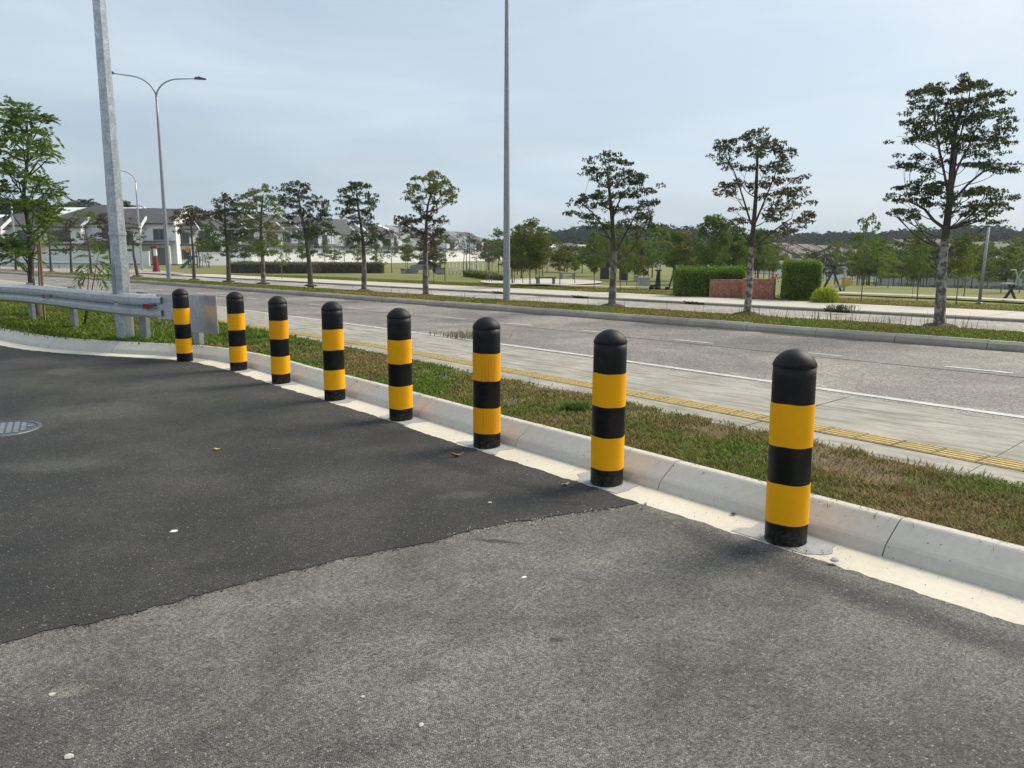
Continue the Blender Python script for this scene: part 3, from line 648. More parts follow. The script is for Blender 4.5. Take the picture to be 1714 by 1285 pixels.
# ------------------------------------------------------------------ guardrail
GZ = .145
gp = [ground(x, y, GZ)[:2] for x, y in [(-75, 514), (-10, 526), (53, 538), (123, 551), (241, 572), (333, 579)]]
gp = [gp[0] * 2 - gp[1]] + gp
gr = empty('guardrail', (*gp[3], GZ), 'galvanised W-beam guardrail with flat end plate beside the bollards', 'guardrail')
def ch(o, parent):
    o.parent = parent; o.matrix_parent_inverse = Matrix.Translation(-Vector(parent.location)) @ Matrix.Identity(4) if parent.rotation_euler[2] == 0 else parent.matrix_world.inverted(); return o
dirs = [(gp[min(i + 1, len(gp) - 1)] - gp[max(i - 1, 0)]) for i in range(len(gp))]
def side_n(d): 
    d = d / np.linalg.norm(d); n_ = np.array([d[1], -d[0]]); return n_ if n_ @ np.array([0, -1]) > 0 else -n_
for i, p in enumerate(gp):
    d = dirs[i] / np.linalg.norm(dirs[i]); n_ = side_n(dirs[i]); an = math.atan2(d[1], d[0])
    b = MB()
    if i < len(gp) - 1:
        b.box((p[0], p[1], GZ + .38), (.22, .012, .86), 0, an)
        for s_ in (-1, 1): q = p + d * s_ * .11 + (-n_) * .03; b.box((q[0], q[1], GZ + .38), (.010, .07, .86), 0, an)
    else:
        b.box((p[0], p[1], GZ + .30), (.14, .09, .75), 0, an)
    ch(b.build('post', MT['galv_dull']), gr)
    if i < len(gp) - 1:
        b = MB(); q = p + n_ * .09; b.box((q[0], q[1], GZ + .60), (.15, .16, .36), 0, an); ch(b.build('spacer_block', MT['galv']), gr)
        b = MB(); b.lathe([(.17, -.05), (.16, .012), (.11, .018)], 14, 0, (p[0], p[1], GZ)); ch(b.build('footing', MT['mortar']), gr)
# W profile: (outward, height)
WP = [(a * 1.4, h * 1.2) for a, h in [(.0, .0), (.035, .012), (.082, .045), (.082, .10), (.03, .145), (.012, .155), (.03, .165), (.082, .21), (.082, .265), (.035, .298), (.0, .31)]]
rl = np.array([p + side_n(d) * .175 for p, d in zip(gp, dirs)]); RZ = GZ + .43
rl = crom(rl, .15)
def wbeam(P, z, name, prof=WP, mat='rail', parent=gr, th=.006, flat=None):
    n_, T = normals2(P); n_ = np.array([q if q @ np.array([0, -1]) > 0 else -q for q in n_]); V, F = [], []; m = len(prof)
    ring = [(a, h) for a, h in prof] + [(a - th, h + (.004 if k_ == 0 else -.004 if k_ == m - 1 else 0)) for k_, (a, h) in reversed(list(enumerate(prof)))]
    M2 = len(ring)
    for p, q in zip(P, n_):
        for a, h in ring: V.append((p[0] + q[0] * a, p[1] + q[1] * a, z + h - (.10 * float(sstep(9, 14, -p[0])) if parent is gr else 0)))
    for i in range(len(P) - 1):
        for j in range(M2): F.append((i * M2 + j, i * M2 + (j + 1) % M2, (i + 1) * M2 + (j + 1) % M2, (i + 1) * M2 + j))
    F += [tuple(range(M2)), tuple((len(P) - 1) * M2 + j for j in reversed(range(M2)))]
    b = MB(); b.add(V, F); o = b.build(name, MT[mat]); return ch(o, parent) if parent is not None else o
jd = np.linalg.norm(rl - at_y(91, 500, 16.4)[:2], axis=1).argmin(); jd = max(3, min(jd, len(rl) - 8))
endk = len(rl) - 3
wbeam(rl[:jd + 3], RZ, 'rail_beam'); 
r2 = rl[jd - 2:endk].copy(); nn_ = np.array([side_n(d) for d in np.gradient(r2, axis=0)]); r2 += nn_ * np.linspace(.009, .009, len(r2))[:, None]
wbeam(r2, RZ - .002, 'rail_beam')
# end plates
ed = rl[-1] - rl[-8]; ed /= np.linalg.norm(ed); en = side_n(ed); ea = math.atan2(ed[1], ed[0])
pA = at_y(279, 510, 13.55)[:2]
def plate(x0, x1, y0, y1, Y, tk, name, curved=False):
    a, c = at_y(x0, y0, Y), at_y(x1, y1, Y); b = MB()
    b.box(((a[0] + c[0]) / 2, Y, (a[2] + c[2]) / 2), (abs(c[0] - a[0]), tk, abs(a[2] - c[2])), 0, 0); return ch(b.build(name, MT['galv']), gr)
epos = rl[-1] + en * .1
b = MB(); q = epos - ed * .30; b.box((q[0], q[1], RZ + .186), (.44, .012, .38), 0, ea); ch(b.build('overlap_plate', MT['rail']), gr)
b = MB(); n8 = 10
c0 = epos + ed * .02
for k in range(n8):       # folded terminal: curled edge then the flat plate
    pass
b.box((epos[0] + ed[0] * .38, epos[1] + ed[1] * .38, RZ + .10), (.66, .014, .56), 0, ea); ch(b.build('end_plate', MT['rail']), gr)
b = MB(); q0 = epos + ed * .06
b.tube([(q0[0] + en[0] * .012, q0[1] + en[1] * .012, RZ - .19), (q0[0] + en[0] * .012, q0[1] + en[1] * .012, RZ + .34)], .045, 12); ch(b.build('end_fold', MT['galv']), gr)
for fx in (91, 258):
    j = np.argmin([abs(857 + FPX * p[0] / (p[1] * math.cos(PITCH) - (.75 - CAM_H) * math.sin(PITCH)) - (fx - 6)) for p in rl]); n_ = side_n(np.gradient(rl, axis=0)[j]); t_ = np.gradient(rl, axis=0)[j]; t_ = t_ / np.linalg.norm(t_)
    q = rl[j] + n_ * .135; an = math.atan2(t_[1], t_[0])
    b = MB(); b.box((q[0], q[1], RZ + .186), (.125, .014, .075), 0, an); ch(b.build('red_reflector', MT['reflector']), gr)
    q2 = rl[j] + n_ * .045 + t_ * (.12 if t_[0] > 0 else -.12); b = MB(); b.box((q2[0], q2[1], RZ + .155), (.13, .05, .075), 0, an); b.tube([(q2[0], q2[1], RZ + .155), (q2[0] + n_[0] * .05, q2[1] + n_[1] * .05, RZ + .155)], .014, 6); ch(b.build('bracket', MT['galv_dull']), gr)

# ------------------------------------------------------------------ lamp posts
def street_lamp(P, hgt, r0, r1, label, rz, arm=2.0, nseg=12, mat='galv', n=16, arms=2, door=False, group='tall street lamps'):
    root = empty('street_lamp', tuple(P), label, 'street lamp', group, rz)
    b = MB(); b.tube([(0, 0, -.2)] + [(0, 0, hgt * k / 8) for k in range(9)], [r0] + [r0 + (r1 - r0) * k / 8 for k in range(9)], n, sm=n > 8, phase=math.pi / 8 if n == 8 else 0); b.build('pole', MT[mat], root)
    for s_ in ((-1, 1) if arms == 2 else (-1,)):
        pts = [(0, 0, hgt - .08)]
        for k in range(nseg + 1):
            t = k / nseg; q_ = min(1, t / .7) * math.pi / 2; x = s_ * arm * (.62 * (1 - math.cos(q_)) + .38 * max(0, (t - .7) / .3)); z = hgt + 1.12 * math.sin(q_) + .07 * max(0, (t - .7) / .3) - .05; pts.append((x, 0, z))
        b = MB(); b.tube(pts, [r1 * .9] + [r1 * (.8 - .35 * k / nseg) for k in range(nseg + 1)], 8); b.build('arm', MT['galv_dull'], root)
        e = pts[-1]; b = MB(); x0 = e[0]
        b.prism([(x0 - s_ * .1, e[2] - .03), (x0 + s_ * .5, e[2] - .02), (x0 + s_ * .56, e[2] + .02), (x0 + s_ * .2, e[2] + .10), (x0 - s_ * .05, e[2] + .07)], -.12, .12); b.lathe([(.03, 0), (.03, .09), (.02, .1)], 8, 0, (x0 + s_ * .16, 0, e[2] + .07)); b.build('lamp_head', MT['lamp_head'], root)
    if door:
        b = MB(); b.box((.0, -r0 * .93, .95), (.09, .012, .62)); b.build('access_door', MT['galv_dull'], root)
        b = MB(); b.tube([(0, 0, 1.72), (0, 0, 1.77)], [r0 * .99, r0 * .98], n, sm=False, phase=math.pi / 8); b.build('joint_collar', MT['galv'], root)
    b = MB(); b.lathe([(r0 * 1.9, 0), (r0 * 1.9, .03), (r0 * 1.15, .035)], 12); b.build('base_plate', MT['galv_dull'], root)
    return root
P = ground(211, 571, .14)
street_lamp((P[0], P[1], .14), 10.6, .137, .045, 'thick octagonal galvanised lamp post close behind the guardrail', R(-35), n=8, door=True)
P = ground(848, 503, .13); street_lamp((P[0], P[1], .13), 10.4, .115, .05, 'tall slim grey lamp post alone in the middle of the tree strip', R(-25), mat='galv_dull')
P = ground(283, 467, .13); street_lamp((P[0], P[1], .13), 10.2, .13, .06, 'double-armed lamp post with both curved arms visible against the sky', R(18), arm=2.15, mat='galv_dull')
P = ground(238, 452, .0); street_lamp((P[0], P[1], .0), 8.6, .12, .06, 'distant single-armed lamp post seen past the thick octagonal post', R(10), arm=2.2, arms=1)
P = at_y(556, 437, 150); street_lamp((P[0], P[1], .1), 8.0, .11, .06, 'small distant lamp post rising among the roofs behind the strip trees', R(200), arm=1.8, arms=1)
P = at_y(29, 447, 98); street_lamp((P[0], P[1], 0), 7.4, .16, .10, 'pale distant pole before the white houses at the picture edge', R(100), arm=1.2, arms=1)

# ------------------------------------------------------------------ foliage
def leaf_quads(C, D, L, W, r):
    """diamond leaves: centres C, directions D, length L, width W"""
    n = len(C); D = D / np.linalg.norm(D, axis=1)[:, None]; rv = r.normal(size=(n, 3)); S = np.cross(D, rv); S /= np.linalg.norm(S, axis=1)[:, None]
    Nn = np.cross(D, S)
    l = L[:, None] / 2; w = W[:, None] / 2
    V = np.stack([C - D * l, C + S * w + Nn * w * .3, C + D * l, C - S * w + Nn * w * .3], 1).reshape(-1, 3)
    return V, np.arange(4 * n).reshape(n, 4)
def clump_leaves(cs, rs, dens, L, r, up=.35, tuft=6):
    """leaf tufts inside ellipsoids cs with radii rs (n,3)"""
    Cs, Ds = [], []
    for c, q, k in zip(cs, rs, dens):
        nt_ = max(3, int(k / tuft)); d = r.normal(size=(nt_, 3)); d /= np.linalg.norm(d, axis=1)[:, None]; rad = r.uniform(.15, 1, (nt_, 1)) ** .5
        p = np.array(c) + d * rad * np.array(q)
        pp = np.repeat(p, tuft, 0); dd = r.normal(size=(len(pp), 3)) * .8 + np.repeat(d, tuft, 0) * .7 + [0, 0, up]
        dd /= np.linalg.norm(dd, axis=1)[:, None]; pp = pp + dd * L * .55
        Cs.append(pp); Ds.append(dd)
    C = np.concatenate(Cs); D = np.concatenate(Ds); n = len(C); LL = L * r.uniform(.7, 1.25, n)
    return leaf_quads(C, D, LL, LL * r.uniform(.38, .55, n), r)
def bez(a, c, b_, n=6): return [a * (1 - t) ** 2 + c * 2 * t * (1 - t) + b_ * t * t for t in np.linspace(0, 1, n)]

def px_tree(name, label, base, trunk, clumps, o, s, leaf, bark, r0, L=.085, dens=1.0, z=.13, seed=1, depth=1.0, lower=None, cat='tree', group='street trees on the planted strip', mound=True, branch=1.0, extra_trunks=()):
    """trunk / clumps traced in picture pixels (crop origin o, scale s) and given depth about the trunk"""
    r = np.random.default_rng(seed); Bp = ground(base[0], base[1], z); Y0 = Bp[1]
    f = lambda p, dy=0.0: at_y(o[0] + p[0] / s, o[1] + p[1] / s, Y0 + dy)
    m = Y0 / FPX / s
    root = empty(name, tuple(Bp), label, cat, group)
    tp = [Bp - [0, 0, .1]] + [f(p, r.uniform(-.04, .04)) for p in trunk[1:]]
    tp[1:] = [p for p in tp[1:]]
    b = MB(); tc_ = crom(tp, .2); nt_ = len(tc_); tr = [r0 * (1.25 if k == 0 else 1) * (1 - .78 * k / nt_) for k in range(nt_)]
    b.tube(tc_ - Bp, tr, 8)
    LP, LR = [tc_], [np.array(tr)]
    for lm in extra_trunks:
        q_ = crom([f(p, r.uniform(-.35, .35) * (k_ / len(lm))) for k_, p in enumerate(lm)], .2); j_ = np.linalg.norm(tc_ - q_[0], axis=1).argmin(); q_[0] = tc_[j_]; rd = [tr[j_] * .48 * (1 - .75 * k_ / len(q_)) for k_ in range(len(q_))]
        b.tube(q_ - Bp, rd, 6, caps=False); LP.append(q_); LR.append(np.array(rd))
    LP = np.concatenate(LP); LR = np.concatenate(LR); zlow = Bp[2] + (tc_[-1][2] - Bp[2]) * .30
    xs = [c[0] for c in clumps]; half = (max(xs) - min(xs)) / 2 * m
    cs, rs, dn, own = [], [], [], []
    top = tc_[-1]; L = L * .70
    for c in clumps:
        x, y, rx, ry = c[:4]; dy = r.uniform(-1, 1) * half * .75 * depth
        p = f((x, y), dy); sc_ = (Y0 + dy) / Y0; q = np.array([rx * m, rx * m * 1.1, ry * m * .85]) * sc_
        ax = p - np.array([tc_[:, 0].mean(), tc_[:, 1].mean(), p[2] - .5 * abs(q[0])]); ax /= np.linalg.norm(ax) + 1e-6; tot = dens * 46 * q[0] * (q[2] + .05) / (L * L)
        for w_ in range(5):       # a clump is several flat wisps, pushed outward
            o_ = r.normal(size=3) * q * [.72, .72, .55] + ax * q[0] * r.uniform(-.3, .6); sq = q * np.array([r.uniform(.4, .85), r.uniform(.4, .85), r.uniform(.2, .42)])
            cs.append(p - Bp + o_); rs.append(sq); dn.append(max(16, tot / 5)); own.append(len(c) > 4)
        # branch
        hd = np.hypot(*(p[:2] - tc_[:, :2].mean(0))); zt = max(p[2] - hd * r.uniform(.35, .75) - .1, Bp[2] + (top[2] - Bp[2]) * r.uniform(.27, .42))
        dxy = np.hypot(LP[:, 0] - p[0], LP[:, 1] - p[1]); okp = (LP[:, 2] < p[2] - .3 * dxy - .04) & (LP[:, 2] > zlow); cost = dxy + .75 * abs(p[2] - .55 * dxy - LP[:, 2]) + r.uniform(0, .12, len(LP)) + 2 * (p[2] - LP[:, 2] > 1.5 * dxy + .2); cost = np.where(okp, cost, cost + 3); j = cost.argmin(); a = LP[j] if okp.any() else p - np.array([.02, 0, .06]); hd = dxy[j] if okp.any() else .05
        cpt = (a + p) / 2 + np.array([0, 0, -.12 * hd]) + (p - a) * [.18, .18, 0]
        br = bez(a, cpt, p, 6); rr = min(LR[j] * .42, .008 + .012 * hd) * branch; b.tube([q_ - Bp for q_ in br], [rr * (1 - .75 * t) for t in np.linspace(0, 1, 6)], 5, caps=False)
        for _ in range(2):      # twigs inside the clump
            e = p + r.normal(size=3) * q * .7; b.tube([br[3] - Bp, (br[4] + e) / 2 - Bp, e - Bp], [rr * .4, rr * .3, .003], 4, caps=False)
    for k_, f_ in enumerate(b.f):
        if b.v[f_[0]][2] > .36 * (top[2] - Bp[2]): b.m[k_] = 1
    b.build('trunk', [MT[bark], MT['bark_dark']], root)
    lo = [k for k, c in enumerate(own) if c]
    for nm, ids, lf in (('crown', [k for k in range(len(cs)) if k not in lo], leaf), ('lower_crown', lo, lower)):
        if not ids: continue
        V, F = clump_leaves([cs[k] for k in ids], [rs[k] for k in ids], [dn[k] for k in ids], L, r, .2, 5)
        link(nm, arrmesh(nm, V, F, MT[lf]), root)
    if mound:
        mb = MB(); mb.lathe([(.34, -.02), (.30, .03), (.2, .06), (.08, .075)], 14); V = mb.v; mb.v = [(x * (1 + .35 * (vnoise(np.array(x * 9), np.array(y * 9), seed) - .5)), y * (1 + .35 * (vnoise(np.array(x * 9), np.array(y * 9), seed + 3) - .5)), z_) for x, y, z_ in V]; mb.build('mulch_mound', MT['mulch'], root)
    return root
b_ = 'l'
px_tree('street_tree', 'tallest strip tree with spreading dark layers of leaves and lichen-blotched trunk', (1572, 546), [(512, 1190), (522, 1050), (530, 900), (545, 760), (558, 660), (568, 540), (575, 420), (590, 300), (625, 190)],
 [(660,90,40,25),(700,120,45,30),(740,170,40,30),(620,130,50,35),(660,180,60,40),(720,230,60,40),(590,190,40,30),(540,140,50,25),(480,140,45,25),(430,160,45,25),(410,195,35,18),(520,210,60,35),(450,225,50,18),(400,275,40,15),(470,280,60,30),(550,280,70,45),(640,270,70,50),(720,300,70,45),(600,330,70,40),(500,330,60,25),(400,320,40,15),(390,360,40,10),(460,360,60,14),(670,350,70,40),(760,350,55,20),(740,390,50,18),(640,400,40,20),(560,380,50,20),(430,430,50,16),(380,475,45,16),(350,475,30,12),(440,490,50,16),(510,460,40,16),(690,430,50,15),(740,480,55,22),(790,490,45,22),(700,470,40,18),(640,470,40,16),(340,575,35,12),(400,600,55,22),(370,630,45,18),(450,580,60,30),(500,560,50,25),(520,620,50,30),(460,650,45,20),(340,680,40,16),(320,680,25,12),(400,700,40,13),(620,600,45,16),(680,590,60,20),(740,590,55,22),(790,620,45,22),(800,650,35,18),(720,650,60,22),(650,650,50,18),(620,690,50,13),(760,680,45,13),(700,690,40,12),(740,725,45,16)],
 (1380, 100), 2.677, 'leaf_dark', 'bark_lichen', .115, .075, .95, seed=11, extra_trunks=[[(556,690),(550,580),(525,450),(498,300),(490,190)],[(562,650),(590,500),(640,400),(690,280),(720,190)],[(566,620),(578,520),(600,380),(640,220),(655,110)],[(545,770),(490,720),(450,670),(390,640)],[(562,650),(640,560),(710,500),(780,485)]])
px_tree('street_tree', 'strip tree with bronze lower leaves and bare twigs, before the brick wall', (1250, 526), [(1250,526),(1254,480),(1257,430),(1261,380),(1265,330),(1267,280),(1268,245)],
 [(1250,228,18,8),(1272,230,16,9),(1285,240,15,9),(1230,238,14,9),(1215,250,14,8),(1203,262,10,6),(1222,272,14,8),(1245,250,20,12),(1270,255,20,12),(1300,250,18,10),(1315,258,12,8),(1300,272,16,8),(1280,285,18,9),(1250,280,16,8),(1310,285,12,6),
  (1225,310,14,8,1),(1212,318,10,6,1),(1240,305,12,8,1),(1235,325,16,7,1),(1275,310,16,10,1),(1300,300,18,8,1),(1325,302,14,7,1),(1285,330,18,10,1),(1310,325,20,10,1),(1330,318,12,8,1),(1300,350,20,8,1),(1330,345,20,10,1),(1350,358,12,7,1),(1340,372,12,6,1),(1315,370,18,9,1),(1285,365,16,9,1),(1230,350,14,2,1),(1225,368,14,2,1),(1245,372,14,3,1),(1305,388,16,8,1),(1325,385,14,6,1)],
 (0, 0), 1.0, 'leaf_dark', 'bark_lichen', .095, .09, .85, seed=12, lower='leaf_rust', extra_trunks=[[(1260,385),(1245,335),(1228,285),(1212,260)],[(1261,380),(1280,335),(1298,290),(1308,265)],[(1258,420),(1290,390),(1325,365)],[(1258,410),(1240,385),(1222,368)]])
px_tree('street_tree', 'dark strip tree with a lopsided crown wider to one side, by the black gym frames', (1024, 512), [(1024,512),(1026,470),(1027,420),(1025,370),(1021,330),(1017,285)],
 [(1020,265,14,6),(1035,270,14,7),(1005,270,14,6),(990,283,8,5),(1000,290,16,6),(1020,290,18,9),(1050,285,12,7),(1060,295,14,8),(1045,305,18,10),(1070,305,14,8),(1085,320,10,7),(1065,325,18,9),(1040,330,18,8),(1088,340,9,7),(1070,345,18,9),(1085,362,12,8),(1060,365,16,8),(1045,350,16,7),(1020,310,14,8),(995,300,8,4),(985,325,14,8),(978,335,10,7),(1005,325,14,6),(965,340,8,5),(960,355,8,5),(980,360,10,4),(1000,345,14,8),(1015,340,12,7),(1000,365,14,5),(1010,380,14,5),(1035,375,12,6),(1080,375,14,5),(1055,380,12,4),(990,372,10,4)],
 (0, 0), 1.0, 'leaf_dark', 'bark', .115, .10, 1.0, seed=13, extra_trunks=[[(1027,430),(1050,385),(1075,340)],[(1026,410),(1000,365),(972,338)],[(1027,445),(1055,420),(1080,378)],[(1024,365),(1040,330),(1062,300)]])
px_tree('street_tree', 'strip tree with a bright green top and bronze lower tufts, beside the slim lamp post', (713, 495), [(490,1005),(480,850),(482,700),(485,560),(488,460),(497,360),(520,280)],
 [(510,135,40,22),(450,165,40,20),(400,170,18,15),(560,150,35,25),(620,190,30,25),(500,180,60,35),(400,220,40,25),(570,210,60,35),(640,240,30,30),(370,260,30,25),(430,260,50,35),(520,270,70,40),(600,280,60,35),(660,300,30,20),(380,330,40,25),(450,320,45,25),(570,330,50,25),(640,340,40,20),(430,390,40,20,1),(480,420,50,35,1),(440,460,35,25,1),(520,440,45,30,1),(570,460,45,20,1),(610,480,25,15,1),(540,480,40,15,1),(330,450,50,22,1),(360,470,35,20,1),(300,470,30,20,1),(330,510,45,25,1),(360,550,30,20,1),(430,560,50,40,1),(540,570,60,45,1),(580,550,40,30,1)],
 (600, 260), 4.285, 'leaf_mid', 'bark', .115, .12, 1.0, seed=14, lower='leaf_bronze')
C4 = (250, 260)
px_tree('street_tree', 'strip tree with a compact dark top and a lower dark side clump', (609, 486.5), [(1540,970),(1540,800),(1535,650),(1520,520),(1500,400),(1490,280)],
 [(1480,205,60,20),(1440,240,40,25),(1520,240,45,30),(1410,275,35,20),(1480,280,70,35),(1560,290,40,25),(1390,340,45,25),(1450,340,60,30),(1530,340,60,30),(1590,345,35,25),(1420,400,50,25),(1500,410,60,25),(1570,410,45,25),(1440,440,50,20),(1530,450,50,15),(1590,450,20,12),(1450,490,40,20),(1590,500,40,20),(1620,550,60,30),(1560,600,90,40),(1650,610,50,30),(1470,590,50,40),(1450,650,20,30)], C4, 4.285, 'leaf_dark', 'bark', .115, .13, 1.0, seed=15)
px_tree('street_tree', 'strip tree with wide wind-blown dark crown leaning over its bent trunk', (520, 478), [(1155,935),(1148,800),(1132,650),(1112,530),(1090,420),(1070,300)],
 [(970,240,35,15),(1000,215,25,15),(1060,210,40,20),(1110,220,30,20),(1030,250,50,25),(1130,260,50,25),(950,290,30,15),(990,310,50,25),(1080,300,60,30),(1170,300,40,20),(1230,330,35,20),(1150,340,60,25),(1060,350,60,25),(1000,360,40,20),(1200,380,50,20),(1100,400,60,25),(1250,410,40,20),(1040,430,60,20),(1180,430,70,25),(1240,450,50,30),(1130,470,70,25),(1050,490,60,20),(1220,500,70,30),(1130,530,90,30),(1240,560,60,30),(1280,520,25,25),(1030,560,40,20),(1060,590,50,15)], C4, 4.285, 'leaf_dark', 'bark_dark', .135, .14, 1.0, seed=16)
px_tree('street_tree', 'strip tree with an airy green crown reaching low down its straight trunk', (441, 474), [(820,920),(812,740),(800,560),(805,400),(815,280)],
 [(680,290,35,20),(720,310,50,25),(760,270,50,25),(830,250,60,25),(790,300,60,30),(870,300,50,30),(910,330,40,20),(690,350,40,20),(750,360,60,30),(840,370,60,30),(900,380,45,25),(940,400,25,15),(720,410,40,20),(800,430,50,20),(880,440,40,20),(720,480,50,15),(830,480,60,20),(900,500,50,20),(740,540,50,20),(870,550,70,30),(800,580,70,25),(760,630,60,20),(850,640,60,30),(740,670,50,20),(820,690,60,25),(870,700,40,20)], C4, 4.285, 'leaf_mid', 'bark', .125, .14, .9, seed=17)
px_tree('street_tree', 'strip tree with two dark side clumps and a greener low clump before the white houses', (383, 471), [(570,905),(562,700),(550,550),(543,440),(540,340)],
 [(530,290,30,20),(560,310,45,25),(500,320,25,15),(540,350,50,30),(590,350,30,20),(470,390,50,30),(440,430,40,25),(520,410,50,30),(620,370,45,25),(650,410,50,35),(670,450,40,30),(580,430,50,30),(480,450,40,25),(640,500,60,30),(560,490,50,30),(680,500,30,20),(650,550,50,25),(580,560,50,20),(640,590,50,20),(470,560,60,50,1),(440,610,60,40,1),(500,620,50,40,1),(450,660,60,30,1),(520,660,40,20,1),(380,600,30,20,1)], C4, 4.285, 'leaf_dark', 'bark_dark', .135, .15, 1.0, seed=18, lower='leaf_green')
px_tree('street_tree', 'strip tree with a flat umbrella-like bronze crown next to the double-armed lamp', (325, 468), [(325,890),(315,700),(302,560),(300,420)],
 [(300,390,70,20),(230,410,50,20),(350,410,45,25),(260,440,60,25),(320,450,70,25),(380,450,40,25),(220,450,35,20),(280,490,60,15),(340,490,50,15),(210,545,25,15),(250,500,30,12),(330,570,25,15)], C4, 4.285, 'leaf_bronze', 'bark_dark', .11, .15, .9, seed=19)
C2 = (0, 300)
px_tree('street_tree', 'sparse strip tree with few leaf tufts, just past the thick octagonal post', (231 * 0 + 230.5, 461.5), [(1200,840),(1175,720),(1160,640),(1155,480)], [(1130,450,50,20),(1180,470,40,20),(1110,500,30,15),(1210,510,30,15),(1130,550,40,15),(1190,560,30,15),(1150,400,40,20)], C2, 5.194, 'leaf_bronze', 'bark_dark', .12, .17, .7, seed=20)
px_tree('street_tree', 'brownish strip tree tucked against the near side of the octagonal post', (188, 459.5), [(980,830),(962,700),(950,600),(940,380)], [(910,320,50,25),(890,370,60,30),(940,380,50,30),(900,430,50,25),(860,480,40,20),(930,500,60,25),(870,540,50,20),(950,560,50,20),(900,590,40,15)], C2, 5.194, 'leaf_bronze', 'bark_dark', .11, .17, .8, seed=21)
px_tree('street_tree', 'thin strip tree with a bare stem and a small flat olive top', (153, 458.5), [(795,825),(785,700),(765,560),(730,400)], [(700,300,60,20),(740,320,60,25),(800,320,40,25),(680,350,40,15),(760,360,50,15),(790,540,40,15),(720,590,40,20)], C2, 5.194, 'leaf_mid', 'bark_dark', .10, .17, .8, seed=22)
px_tree('street_tree', 'bushy bronze strip tree between the feathery tree and the octagonal post', (120, 457), [(620,810),(616,700),(613,600),(610,480)], [(600,370,50,25),(580,420,60,25),(640,400,50,25),(620,460,60,25),(580,520,60,25),(650,540,50,25),(610,590,70,25),(680,590,40,20),(600,630,50,15)], C2, 5.194, 'leaf_bronze', 'bark_dark', .11, .17, .8, seed=23)
px_tree('street_tree', 'slender strip tree with small leafy tufts right behind the feathery tree', (86, 454.5), [(445,800),(436,680),(430,560),(430,420)], [(430,400,40,20),(450,440,40,20),(400,470,40,20),(440,520,50,20),(480,560,40,20),(400,560,40,15),(480,650,35,25)], C2, 5.194, 'leaf_mid', 'bark_dark', .11, .17, .7, seed=24)
px_tree('street_tree', 'low sparse strip tree at the tip of the planted strip', (27, 452.5), [(140,790),(135,700),(130,560)], [(60,560,50,30),(110,540,50,30),(150,590,40,25),(40,620,40,25),(100,640,50,25),(160,650,30,20)], C2, 5.194, 'leaf_mid', 'bark_dark', .11, .17, .7, seed=25)

# feathery tree behind the guardrail, made of long compound leaves
def fronds(starts, dirs_, Ls, r, nl=11, lw=.028, ll=.15):
    Cs, Ds, LL = [], [], []
    for p, d, L in zip(starts, dirs_, Ls):
        d = d / np.linalg.norm(d); sd = np.cross(d, [0, 0, 1.0]); sd /= np.linalg.norm(sd) + 1e-6; upv = np.cross(sd, d)
        for k in range(nl):
            t = (k + .8) / nl; q = p + d * L * t + np.array([0, 0, -.38 * L * t * t])
            for s_ in (-1, 1):
                dd = d * .75 + sd * s_ * .9 + np.array([0, 0, -.25 - .3 * t]) + r.normal(size=3) * .13; dd /= np.linalg.norm(dd); l = ll * (1 - .45 * abs(t - .4)) * r.uniform(.8, 1.2)
                Cs.append(q + dd * l / 2); Ds.append(dd); LL.append(l)
    LL = np.array(LL); return leaf_quads(np.array(Cs), np.array(Ds), LL, np.full(len(LL), lw) * r.uniform(.8, 1.25, len(LL)), r)
r = np.random.default_rng(33); Bp = ground(53, 535, .13); Bp[1] += .6; Bp[0] -= .2; Y0 = Bp[1]; s7 = 4.015
f7 = lambda p, dy=0.0: at_y(p[0] / s7, 160 + p[1] / s7, Y0 + dy)
ft = empty('feathery_tree', tuple(Bp), 'feathery-leaved tree with a dark forked trunk, staked behind the guardrail', 'tree')
b = MB(); tp = crom([Bp - [0, 0, .1], f7((212, 1260)), f7((207, 1100)), f7((196, 900)), f7((180, 800)), f7((160, 660)), f7((178, 500)), f7((190, 340)), f7((175, 200))], .15)
b.tube(tp - Bp, [.085 * (1 - .8 * k / len(tp)) for k in range(len(tp))], 8)
CL7 = [(60,80,80,40),(180,100,80,40),(120,150,110,60),(290,150,70,50),(40,180,50,60),(220,220,100,60),(330,260,60,60),(60,280,60,60),(150,300,80,50),(300,360,90,50),(370,370,30,30),(60,400,60,50),(250,430,60,30),(30,480,40,40),(110,520,60,40),(240,560,60,40),(340,610,80,30),(60,620,60,40),(300,680,100,50),(370,640,50,25),(230,750,80,50),(340,780,70,40),(60,760,60,40),(290,830,70,50),(360,840,40,30),(40,960,50,60),(110,1000,60,50),(250,930,60,40),(30,1040,40,40),(170,1060,40,40),(90,1090,40,30),(-60,150,70,70),(-90,300,70,70),(-50,420,60,60),(-80,600,60,60)]
St, Di, Le = [], [], []
for c in CL7:
    dy = r.uniform(-.8, .8); p = f7(c[:2], dy); m = Y0 / FPX / s7
    j = np.abs(tp[:, 2] - max(p[2] - .55, Bp[2] + .9)).argmin(); a = tp[j]; br = bez(a, (a + p) / 2 + [0, 0, -.08], p, 5)
    b.tube([q - Bp for q in br], [.022, .018, .014, .009, .005], 5, caps=False)
    for _ in range(int((3 if c[1] < 400 else 5) + (14 if c[1] < 400 else 17) * c[2] * c[3] / 4800)):
        q = p + r.normal(size=3) * np.array([c[2] * m * .33, .2, c[3] * m * .36]); d = (q - a); d /= np.linalg.norm(d) + .01; d = d * .7 + r.normal(size=3) * .75 + [0, 0, .25]
        q = q - (q - a) * [.16, .16, .05]; St.append(q - Bp); Di.append(d); Le.append(r.uniform(.2, .36))
b.build('trunk', MT['bark_dark'], ft)
V, F = fronds(St, Di, Le, r); link('crown', arrmesh('crown', V, F, MT['leaf_frond']), ft)
